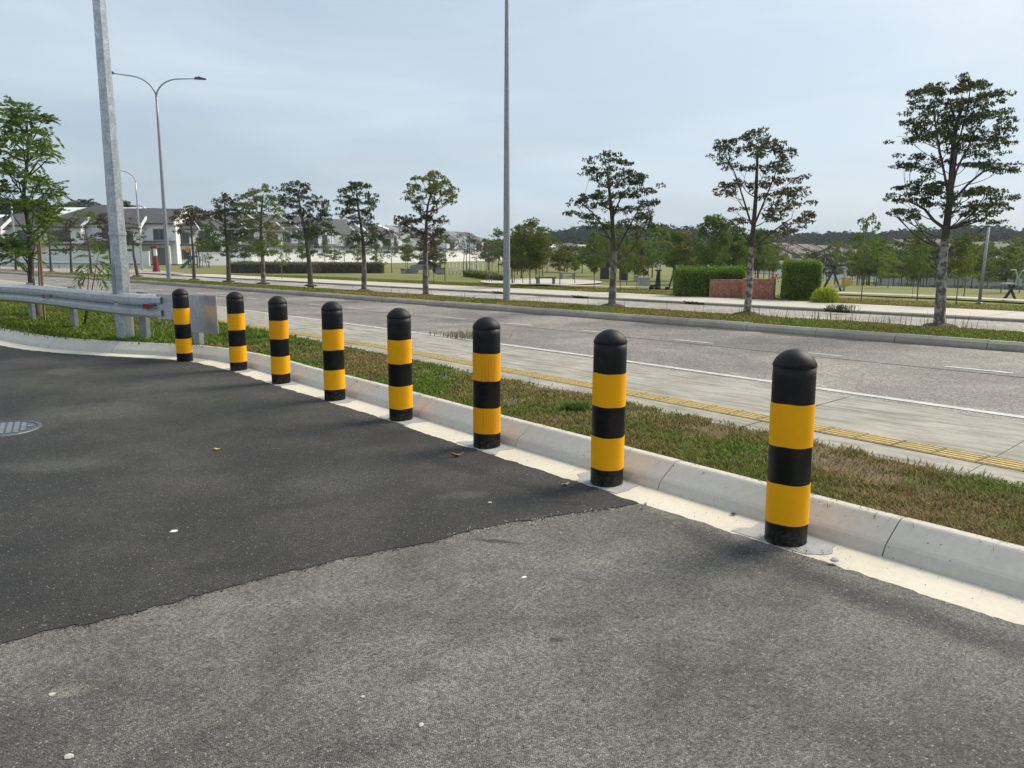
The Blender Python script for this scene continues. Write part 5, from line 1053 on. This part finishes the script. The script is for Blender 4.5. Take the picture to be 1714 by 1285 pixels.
# far guardrail
pa, pb = ground(20, 448.5, 0), ground(242, 450.5, 0); fg = empty('far_guardrail', tuple(pa), 'long distant guardrail before the white boundary wall across the far road', 'guardrail'); d_ = pb - pa; L_ = np.linalg.norm(d_[:2])
pp = np.array([pa[:2] + d_[:2] * t for t in np.linspace(0, 1, 20)]); o = wbeam(pp, .30, 'rail_beam', prof=[(a * 1.2, h * 1.25) for a, h in WP], parent=None); o.parent = fg; o.matrix_parent_inverse = Matrix.Translation(-Vector(fg.location))
for t in np.linspace(.02, .98, 12): b = MB(); q = d_ * t; b.box((q[0], q[1] + .12, .35), (.16, .1, .8)); b.build('post', MT['galv_dull'], fg)

# ------------------------------------------------------------------ houses
def house(px, Y, zb, rz, w, dpt, eave, ridge, label, style=0, roof='roof', group='white terrace houses behind the park', wins=True):
    P = at_y(px, 430, Y); root = empty('house', (P[0], P[1], zb), label, 'house', group, rz)
    # local: x along the facade, y towards the back, facade at y=0
    b = MB(); b.prism([(0, 0), (dpt, 0), (dpt, eave), (dpt / 2, ridge - .15), (0, eave)], -w / 2, w / 2, 0, lambda p: (p[1], p[0], p[2])) 
    b.build('wall', MT['wall_white'], root)
    t = .22; oh = .55; b = MB(); sl = (ridge - eave) / (dpt / 2)
    if style == 2:   # hipped
        hx = w / 2 + oh; y0, y1 = -oh, dpt + oh; ze = eave - .12; k = min(dpt / 2 + oh, w / 2 - .3)
        V = [(-hx, y0, ze), (hx, y0, ze), (hx, y1, ze), (-hx, y1, ze), (-hx + k, dpt / 2, ridge + .25), (hx - k, dpt / 2, ridge + .25), (-hx, y0, ze - .2), (hx, y0, ze - .2), (hx, y1, ze - .2), (-hx, y1, ze - .2)]
        b.add(V, [(0, 1, 5, 4), (1, 2, 5), (2, 3, 4, 5), (3, 0, 4), (6, 7, 1, 0), (7, 8, 2, 1), (8, 9, 3, 2), (9, 6, 0, 3), (9, 8, 7, 6)])
    else:
        b.prism([(-oh, eave - sl * oh), (dpt / 2, ridge), (dpt + oh, eave - sl * oh), (dpt + oh, eave - sl * oh + t), (dpt / 2, ridge + t), (-oh, eave - sl * oh + t)], -w / 2, w / 2, 0, lambda p: (p[1], p[0], p[2]))
    rf = b.build('roof', MT[roof], root)
    if style != 2:
        for s_ in (-1, 1):
            b = MB(); b.prism([(-oh - .1, eave - sl * oh - .1), (dpt / 2, ridge - .02), (dpt + oh + .1, eave - sl * oh - .1), (dpt + oh + .1, eave - sl * oh + .28), (dpt / 2, ridge + .42), (-oh - .1, eave - sl * oh + .28)], s_ * w / 2 - .11, s_ * w / 2 + .11, 0, lambda p: (p[1], p[0], p[2])); b.build('barge_board', MT['trim' if roof == 'roof' else 'roof'], root)
    b = MB(); b.lathe([(.12, 0), (.12, .7), (.16, .8)], 8, 0, (w * .22, dpt * .25, eave + sl * dpt * .25 * .9)); b.build('vent_pipe', MT['trim'], root)
    # projecting wing with its own pitched roof
    ww = w * .46; wx = -w * .22; wd = 2.2; we = eave - .9
    b = MB(); b.box((wx, -wd / 2 + .01, we / 2), (ww, wd, we)); b.build('bay', MT['wall_white'], root)
    b = MB(); b.prism([(-wd - .5, we - .05), (.3, we + 1.55), (.3, we + 1.8), (-wd - .5, we + .2)], wx - ww / 2 - .3, wx + ww / 2 + .3, 0, lambda p: (p[1], p[0], p[2])); b.build('bay_roof', MT[roof], root)
    b = MB(); b.prism([(-wd - .6, we - .12), (.25, we + 1.50), (.25, we + 1.95), (-wd - .6, we + .30)], wx + ww / 2 + .3, wx + ww / 2 + .5, 0, lambda p: (p[1], p[0], p[2])); b.build('barge_board', MT['trim'], root)
    # porch roof and ground floor
    b = MB(); b.prism([(-2.6, 2.85), (-.02, 3.35), (-.02, 3.55), (-2.6, 3.05)], -w / 2 + .2, w / 2 - .2, 0, lambda p: (p[1], p[0], p[2])); b.build('porch_roof', MT[roof], root)
    for s_ in (-1, 1): b = MB(); b.box((s_ * (w / 2 - .5), -2.3, 1.4), (.35, .35, 2.8)); b.build('porch_pillar', MT['trim'], root)
    if wins:
        def win(cx, cz, ww_, wh, y):
            fr = MB(); [fr.box((cx + sx * ww_ / 2, y - .03, cz), (.1, .12, wh + .1)) for sx in (-1, 0, 1)]; [fr.box((cx, y - .028, cz + sz * wh / 2), (ww_, .12, .1)) for sz in (-1, 1)]
            f_ = fr.build('window', MT['frame'], root); pn = MB(); pn.box((cx, y - .01, cz), (ww_ - .04, .06, wh - .04)); pn.build('pane', MT['glass'], f_)
        win(wx, we - 1.25, ww * .5, 1.7, -wd); win(w * .24, eave - 1.7, w * .17, 1.6, 0); win(wx + ww * .0, 1.5, ww * .45, 1.5, -wd - .0)
        b = MB(); b.box((w * .24, -.03, 1.25), (w * .26, .08, 2.4)); b.build('door', MT['frame'], root)
        b = MB(); b.box((w * .38, -.2, eave - 1.9), (.5, .35, .6)); b.build('air_conditioner', MT['trim'], root)
    return root
HS = [(18, 122, .1, 0.05, 9.5, 12, 6.0, 7.9, 'first white house at the picture edge, half behind the feathery tree', 2),
      (150, 124, .1, 0.0, 15, 12, 6.4, 9.2, 'wide white house with hipped grey roof, left of the octagonal post', 2),
      (243, 121, .1, 0.12, 9.5, 12, 6.2, 8.5, 'white house with tall bay, between the octagonal post and double-armed lamp', 0),
      (320, 127, .1, 0.75, 9.5, 12, 6.2, 8.7, 'white house directly behind the playground tower', 1),
      (398, 133, .1, 0.82, 9.5, 12, 6.2, 8.6, 'white house behind the strip tree with two dark side clumps', 0),
      (462, 141, .1, 0.88, 9.5, 12, 6.2, 8.6, 'white house behind the airy green strip tree', 1),
      (527, 150, .1, 0.93, 9.5, 12, 6.2, 8.7, 'white house behind the wind-blown strip tree', 0),
      (585, 162, .1, 0.97, 9.5, 12, 6.2, 8.7, 'white house behind the compact dark strip tree', 1),
      (647, 175, .1, 1.0, 10.5, 12, 6.2, 8.4, 'white house with hipped roof between two strip trees in mid view', 2),
      (703, 190, .1, 1.1, 10, 12, 6.2, 8.2, 'white house behind the bright-topped strip tree', 0),
      (752, 212, .1, 1.15, 11, 12, 6.2, 8.3, 'white house behind the round fresh green park tree', 1),
      (796, 236, .1, 1.2, 12, 12, 6.2, 8.2, 'white house behind the almost bare purplish tree', 0),
      (832, 268, .0, 1.2, 13, 12, 5.6, 7.2, 'last white house of the row, by the slim lamp post', 2)]
for h in HS: house(*h[:8], h[8], style=h[9])
HR = [(958, 215, -1.5, .15, 14, 12, 4.2, 6.2, 'pale distant house with hipped roof under the wooded hill, nearest the slim lamp post', 2), (1010, 225, -1.5, .15, 12, 12, 4.2, 6.2, 'pale distant house under the hill behind the lopsided strip tree', 0),
      (1345, 165, -3.0, .55, 7.5, 12, 4.9, 7.1, 'brown-roofed terrace house behind the square hedge, nearest the brick wall', 1), (1378, 168, -3.0, .55, 7.5, 12, 4.8, 6.9, 'brown-roofed terrace house behind the yellow gym swing', 0), (1410, 171, -3.0, .55, 7.5, 12, 4.6, 6.7, 'brown-roofed terrace house behind the clear-stemmed young tree', 1),
      (1458, 142, -2.9, .4, 8.5, 11, 4.0, 5.8, 'brown-roofed house with white gable close to the white box house', 0), (1490, 148, -2.9, .4, 8, 11, 4.0, 5.6, 'brown-roofed house squeezed beside the white box house', 1),
      (1648, 120, -2.6, -.1, 12, 12, 4.5, 6.2, 'pale house behind the boundary wall, beside the tilted pole', 0), (1566, 112, -2.6, -.1, 8, 11, 4.8, 6.4, 'white gabled house behind the boundary wall and the tallest strip tree', 1)]
for h in HR: house(*h[:8], h[8], style=h[9], roof='roof_brown', group='distant houses beyond the park')
P = at_y(1512, 430, 108); root = empty('box_house', (P[0], P[1], -2.6), 'white flat-roofed box house with dark lower storey behind the park trees', 'house', None, -.1)
b = MB(); b.box((0, 0, 4.7), (4.2, 6, 1.9)); b.build('upper_storey', MT['trim'], root); b = MB(); b.box((0, .3, 1.9), (4.0, 5.4, 3.8)); b.build('wall', MT['wall_grey'], root)
b = MB(); b.box((0, -2.42, 3.0), (3.6, .1, 1.4)); b.build('window', MT['glass'], root); b = MB(); b.box((0, 0, 5.72), (4.6, 6.4, .14)); b.build('roof', MT['trim'], root)
# boundary walls
def bwall(pts, h, th, mat, label, foot=None, name='boundary_wall'):
    P0 = np.array(pts[0]); root = empty(name, tuple(P0), label, 'wall')
    for a, c in zip(pts[:-1], pts[1:]):
        a, c = np.array(a) - P0, np.array(c) - P0; d = c - a; b = MB(); b.bar(a + [0, 0, h / 2 - .2], c + [0, 0, h / 2 - .2], h + .4, th) if False else b.box(((a[0] + c[0]) / 2, (a[1] + c[1]) / 2, (a[2] + c[2]) / 2 + h / 2 - .3), (np.linalg.norm(d[:2]), th, h + .6), 0, math.atan2(d[1], d[0])); b.build('wall_panel', MT[mat], root)
        b = MB(); b.box(((a[0] + c[0]) / 2, (a[1] + c[1]) / 2, (a[2] + c[2]) / 2 + h + .05), (np.linalg.norm(d[:2]) + .1, th + .12, .1), 0, math.atan2(d[1], d[0])); b.build('coping', MT[mat], root)
        if foot: b = MB(); b.box(((a[0] + c[0]) / 2, (a[1] + c[1]) / 2 - .12, (a[2] + c[2]) / 2 + .25), (np.linalg.norm(d[:2]), th + .1, foot), 0, math.atan2(d[1], d[0])); b.build('stone_footing', MT['stone'], root)
    return root
def gy(px, Y, z): p = at_y(px, 430, Y); return (p[0], p[1], z)
bwall([gy(-60, 111, 0), gy(70, 112, 0), gy(170, 111, 0), gy(250, 109, 0)], 1.9, .2, 'wall_white', 'long white boundary wall behind the distant guardrail')
bwall([gy(330, 116, .1), gy(420, 122, .1), gy(520, 136, .1), gy(600, 150, .1), (gy(690, 168, .1))], 1.7, .2, 'wall_white', 'white garden wall in front of the terrace houses behind the low hedge')
bwall([gy(690, 170, .1), gy(770, 200, .1), gy(840, 250, .1)], 2.2, .2, 'wall_white', 'white garden wall of the last terrace houses by the slim lamp post')
bwall([gy(1505, 92, -2.2), gy(1560, 84, -2.2), gy(1640, 82, -2.2), gy(1740, 80, -2.2)], 2.0, .25, 'wall_beige', 'long beige boundary wall with a stone foot behind the lawn', foot=.9)
bwall([gy(1300, 140, -2.6), gy(1400, 138, -2.6), gy(1480, 132, -2.6)], 1.6, .2, 'wall_white', 'pale distant garden wall under the brown-roofed terrace houses')

# ------------------------------------------------------------------ wooded hills and palms
def palm_arr(P, H, r, nf=16, L=3.2, nl=7, w=.5):
    C, D, LL, WW = [], [], [], []
    a = r.uniform(0, 6.28, nf); el = r.uniform(-.35, 1.15, nf)
    for k in range(nf):
        d = np.array([math.cos(a[k]) * math.cos(el[k]), math.sin(a[k]) * math.cos(el[k]), math.sin(el[k])])
        for j in range(nl):
            t = (j + .5) / nl; q = np.array(P) + [0, 0, H] + d * L * t + np.array([0, 0, -.55 * L * t * t]); dd = d + np.array([0, 0, -1.1 * t])
            C.append(q); D.append(dd / np.linalg.norm(dd)); LL.append(L / nl * 1.5); WW.append(w * (1.1 - .7 * abs(t - .45)))
    return C, D, LL, WW
def palm_leaves(C, D, LL, WW, r):
    C, D, LL, WW = map(np.array, (C, D, LL, WW)); n = len(C)
    V1, F1 = [], []
    for s_ in (-1, 1):       # two leaf blades hanging to each side of the rib
        S = np.cross(D, [0, 0, 1.0]); S /= np.linalg.norm(S, axis=1)[:, None] + 1e-6
        A0 = C - D * LL[:, None] / 2; A1 = C + D * LL[:, None] / 2; off_ = S * s_ * WW[:, None] + np.array([0, 0, -.35]) * WW[:, None] + D * .3 * LL[:, None]
        V1.append(np.stack([A0, A1, A1 * .35 + A0 * .65 + off_], 1).reshape(-1, 3))
    V = np.concatenate(V1); return V, np.arange(len(V)).reshape(-1, 3)
r = np.random.default_rng(90)
def forest(name, label, pts, seed):
    r = np.random.default_rng(seed); C, D, L_, W_ = [], [], [], []; C2_, q2, dn = [], [], []
    b = MB()
    for (x, y, h) in pts:
        z = float(park_z(x, y))
        if r.uniform() < (.93 if name == 'palm_grove' else .66):
            c, d, l, w = palm_arr((x, y, z), h, r, 14, 3.6, 4, .62); C += c; D += d; L_ += l; W_ += w
        else:
            for _ in range(4): C2_.append(np.array([x + r.normal(0, 1.2), y + r.normal(0, 1.2), z + h * r.uniform(.45, 1.05)])); q2.append(np.array([1.9, 1.9, 1.3])); dn.append(60)
        b.tube([(x, y, z - .5), (x, y, z + h)], [.25, .18], 5)
    V, F = palm_leaves(C, D, L_, W_, r); n = len(V)
    o = link(name, arrmesh(name, V, F, MT['leaf_forest'])); tag(o, label, 'forest', kind='stuff')
    V, F = clump_leaves(C2_, q2, dn, .85, r, tuft=4); o2 = link('leafy_trees', arrmesh('leafy_trees', V, F, MT['leaf_forest']), o); o2['kind'] = 'stuff'
    o3 = b.build('trunks', MT['bark_dark'], o); o3['kind'] = 'stuff'
pts = []
for k in range(1500):
    a = r.uniform(-.06, .80); d = r.uniform(270, 400) if k % 3 else r.uniform(235, 330); X = a * d / math.hypot(1, a); Y = d / math.hypot(1, a)
    hsc = np.interp(a, [-.06, .0, .05, .15, .22, .26, .4, .5, .6, .7, .8], [.55, .75, .95, 1.12, 1.1, .85, .9, 1.0, 1.15, .95, .85]); pts.append((X, Y, 6.2 * hsc * r.uniform(.75, 1.15)))
forest('wooded_hill_forest', 'long dark wooded hill of palms and trees on the horizon behind the park', pts, 91)
pts = []
for k in range(420):
    a = r.uniform(-.80, -.40); d = r.uniform(185, 260); pts.append((a * d / math.hypot(1, a), d / math.hypot(1, a), 6.6 * np.interp(a, [-.8, -.55, -.48, -.40], [1.1, 1.0, .8, .5]) * r.uniform(.75, 1.15)))
forest('palm_grove', 'dark palm grove on the rise behind the first white houses', pts, 92)
def palm(px, topy, Y, label):
    P = at_y(px, 430, Y); P[2] = float(park_z(P[0], P[1])); T = at_y(px, topy, Y); H = T[2] - P[2] - 1.4; r = np.random.default_rng(int(px)); root = empty('palm_tree', tuple(P), label, 'palm tree', 'palms rising above the roofs')
    b = MB(); b.tube([(0, 0, -.5), (.1, 0, H * .5), (0, 0, H)], [.28, .22, .2], 7); b.build('trunk', MT['bark_dark'], root)
    V, F = palm_leaves(*palm_arr((0, 0, 0), H, r, 26, 3.6, 8, .42), r); link('crown', arrmesh('crown', V, F, MT['leaf_palm']), root)
palm(222, 334, 150, 'palm with a round spiky crown showing just past the octagonal post')
palm(150, 331, 160, 'tallest palm crown above the wide hipped roof')
palm(118, 336, 162, 'shorter palm crown above the wide hipped roof, nearer the feathery tree')
palm(290, 349, 150, 'low palm crown peeping over the roof beside the double-armed lamp')

# ------------------------------------------------------------------ small things on the asphalt and gutter
ZN = .008
b = MB(); P = ground(-9, 719, ZN)
mh = empty('manhole_cover', (P[0], P[1], ZN), 'round patterned iron manhole cover set in the black asphalt', 'manhole cover', None, R(30)); RM = .365
b.lathe([(RM, -.02), (RM, .006), (RM - .015, .009), (RM - .035, .009), (RM - .04, .002), (RM - .04, -.02)], 40, cap=False); b.build('frame', MT['ironcover'], mh)
b = MB(); b.lathe([(RM - .045, -.02), (RM - .045, .003)], 40); b.build('cover', MT['ironcover'], mh)
st = MB()
for i in range(-6, 7):
    for j in range(-6, 7):
        x, y = i * .055, j * .055
        if math.hypot(x, y) < RM - .085: st.box((x, y, .006), (.036, .036, .010))
o = st.build('raised_studs', MT['galv_dull'], mh)
def curl(name, px, py, z, L, W, mat, label, cat, rz, lift=.4):
    P = ground(px, py, z); V, F = [], []; n = 7
    for i in range(n):
        t = i / (n - 1); w = W * math.sin(math.pi * min(.97, t * .94 + .04)) ** .8
        for j in (-1, 0, 1): V.append((L * (t - .5), j * w / 2, .004 + lift * L * (t - .5) ** 2 + lift * .5 * W * abs(j) * (.6 + .4 * math.sin(5 * t)) + .002 * math.sin(9 * t)))
    for i in range(n - 1):
        for j in range(2): F.append((i * 3 + j, (i + 1) * 3 + j, (i + 1) * 3 + j + 1, i * 3 + j + 1))
    b = MB(); b.add(V, F, sm=True); o = b.build(name, MT[mat]); o.location = P; o.rotation_euler = (0, 0, rz); tag(o, label, cat)
    s = o.modifiers.new('thickness', 'SOLIDIFY'); s.thickness = .0015; return o
curl('dead_leaf', 765, 764, ZN, .105, .04, 'deadleaf', 'curled brown dead leaf on black asphalt in front of a bollard', 'leaf', .3, .9)
curl('dead_leaf', 1063, 738 + 75, .02, .05, .02, 'stonechip', 'small pale dry leaf in the gutter by the asphalt seam', 'leaf', 1.2, .9).location = ground(1080, 846, .02)
curl('dead_leaf', 947, 812, ZN, .07, .025, 'stonechip', 'narrow pale dry leaf lying on black asphalt before the second bollard', 'leaf', .8, .7)
curl('dead_leaf', 363, 753, ZN, .05, .03, 'gym_yellow', 'tiny yellowish leaf in the middle of the black asphalt', 'leaf', .2, .6)
def chip(px, py, z, s, mat, label, name='stone_chip', flat=.5):
    r = np.random.default_rng(int(px)); b = MB(); b.lathe([(.6, 0), (1, .25), (.8, .7), (.3, 1)], 7, sm=False); b.v = [(x * s * (1 + r.normal(0, .18)) * 1.3, y * s * (1 + r.normal(0, .18)), z_ * s * flat) for x, y, z_ in b.v]; o = b.build(name, MT[mat]); o.location = ground(px, py, z); o.rotation_euler = (0, 0, r.uniform(0, 6)); tag(o, label, 'stone' if name != 'paper_scrap' else 'litter'); return o
chip(292, 889, ZN, .019, 'paper', 'white scrap lying on the black asphalt in the open middle', 'paper_scrap', .25)
chip(820, 842, ZN, .011, 'paper', 'white pebble on black asphalt between two bollards and the seam', flat=.9)
chip(1397, 939, .016, .020, 'mortar', 'grey lump of mortar beside the patch of the largest bollard', flat=.9)
chip(115, 1266, .004, .014, 'stonechip', 'pale chip pressed into the grey asphalt near the lower picture corner', flat=.3)
chip(87, 1162, .004, .012, 'stonechip', 'broad pale flake in the grey asphalt above the corner chip', flat=.2)
chip(607, 1166, .004, .007, 'stonechip', 'small pale pebble alone on the grey asphalt below the seam', flat=.6)
chip(705, 1213, .004, .009, 'stonechip', 'pale pebble lowest on the grey asphalt in the middle', flat=.6)
chip(877, 966, .004, .011, 'paper', 'whitish flake on grey asphalt beside the dark oil spot', flat=.3)
chip(1228, 860, .016, .014, 'dark_metal', 'black crumb on the gutter between the two largest bollards', flat=.6)
# loose grit (too many to count)
r = np.random.default_rng(44); V, F = [], []
def grit(name, pts, smin, smax, mat, z, label, seed):
    r = np.random.default_rng(seed); V, F = [], []
    for k, (x, y) in enumerate(pts):
        s = r.uniform(smin, smax); a = r.uniform(0, 6.28); o_ = len(V)
        for q in range(4): an = a + q * math.pi / 2 + r.normal(0, .25); V.append((x + s * math.cos(an), y + s * math.sin(an), z - .001))
        V.append((x + r.normal(0, s * .3), y + r.normal(0, s * .3), z + s * r.uniform(.5, 1.0))); F += [(o_ + q, o_ + (q + 1) % 4, o_ + 4) for q in range(4)]
    o = link(name, arrmesh(name, np.array(V), np.array(F), MT[mat])); tag(o, label, 'grit', kind='stuff')
pts = []
for _ in range(700):
    j = r.integers(30, 160); pts.append(tuple(KB[j] - KN[j] * r.uniform(-.0, .30)))
B1 = ground(1330, 925, .014)[:2]
for _ in range(160): pts.append(tuple(B1 + r.normal(0, .09, 2)))
grit('dark_grit', pts[:330] + pts[700:], .0012, .0045, 'new_asphalt', .0145, 'dark loose grit scattered on the pale gutter', 1)
pts = [tuple(ground(x, y, 0)[:2]) for x, y in zip(r.uniform(0, 1714, 330), 900 + 385 * r.uniform(0, 1, 330))]
pts = [p for p in pts if np.linalg.norm(KB - np.array(p), axis=1).min() > .36 and sp[np.linalg.norm(sp - np.array(p), axis=1).argmin()][1] > p[1]]
grit('pale_grit', pts, .002, .006, 'stonechip', .001, 'pale grit pressed into the grey asphalt', 2)
pts = [tuple(sp[r.integers(0, 60)] + r.normal(0, .03, 2) - [0, .03]) for _ in range(160)]
ptd = [tuple(sp[r.integers(0, 200 if q % 3 else len(sp) - 1)] + r.normal(0, .018, 2)) for q in range(900)]
grit('asphalt_crumbs', ptd, .002, .006, 'new_asphalt', .0055, 'dark crumbs along the seam between the black and the grey asphalt', 7)
grit('seam_crumbs', pts, .002, .005, 'stonechip', .008, 'loose crumbs at the seam end by the gutter', 3)
# weed tuft at the road edge and green tuft in the verge
def tuft(px, py, z, n, h, spread, label, green, brown, w=.01, seed=1):
    r = np.random.default_rng(seed); P0 = ground(px, py, z); P = np.c_[r.normal(0, spread, n), r.normal(0, spread * .6, n), np.zeros(n)]; root = empty('weed_tuft', tuple(P0), label, 'weed')
    a = r.uniform(0, 6.28, n); ln = r.uniform(.2, .9, n) * h; d = np.c_[np.cos(a) * ln, np.sin(a) * ln, h * r.uniform(.5, 1.1, n)]; th = a + 1.57; s_ = np.c_[np.cos(th), np.sin(th), 0 * th] * w / 2
    V = np.stack([P - s_, P + s_, P + d * [.5, .5, .7] + s_, P + d * [.5, .5, .7] - s_, P + d], 1).reshape(-1, 3); i = np.arange(n)[:, None] * 5; F = np.r_[i + [0, 1, 2], i + [0, 2, 3], i + [3, 2, 4]]
    f = r.uniform(0, 1, (n, 1)); c = np.array(green) * f + np.array(brown) * (1 - f); me = arrmesh('blades', V, F, MT['blade'], col=np.repeat(c, 5, 0)); link('blades', me, root)
tuft(770, 566, .02, 220, .16, .28, 'dry wispy weed growing at the edge of the white road line', (.16, .15, .07), (.26, .2, .13), .008, 3)
tuft(962, 690, .12, 260, .12, .07, 'bright green weed tuft in the turf before the second bollard', (.10, .19, .03), (.14, .22, .05), .010, 4)
tuft(1406, 519, .1, 160, .18, .22, 'dark weed tuft growing from the closest drain inlet', (.05, .07, .03), (.09, .09, .05), .014, 5)

# ------------------------------------------------------------------ air
hx0, hx1, hy0, hy1, hz0, hz1 = -420, 420, -60, 470, -4.2, 27
b = MB(); b.box(((hx0 + hx1) / 2, (hy0 + hy1) / 2, (hz0 + hz1) / 2), (hx1 - hx0, hy1 - hy0, hz1 - hz0)); o = b.build('haze', None); o.data.materials.clear()
hm = bpy.data.materials.new('haze_air'); hm.use_nodes = True; t = hm.node_tree; t.nodes.clear(); vo = t.nodes.new('ShaderNodeVolumePrincipled'); vo.inputs['Density'].default_value = .00033; vo.inputs['Color'].default_value = (.86, .92, 1, 1); vo.inputs['Anisotropy'].default_value = .3
ou = t.nodes.new('ShaderNodeOutputMaterial'); t.links.new(vo.outputs[0], ou.inputs['Volume']); o.data.materials.append(hm); o['kind'] = 'stuff'
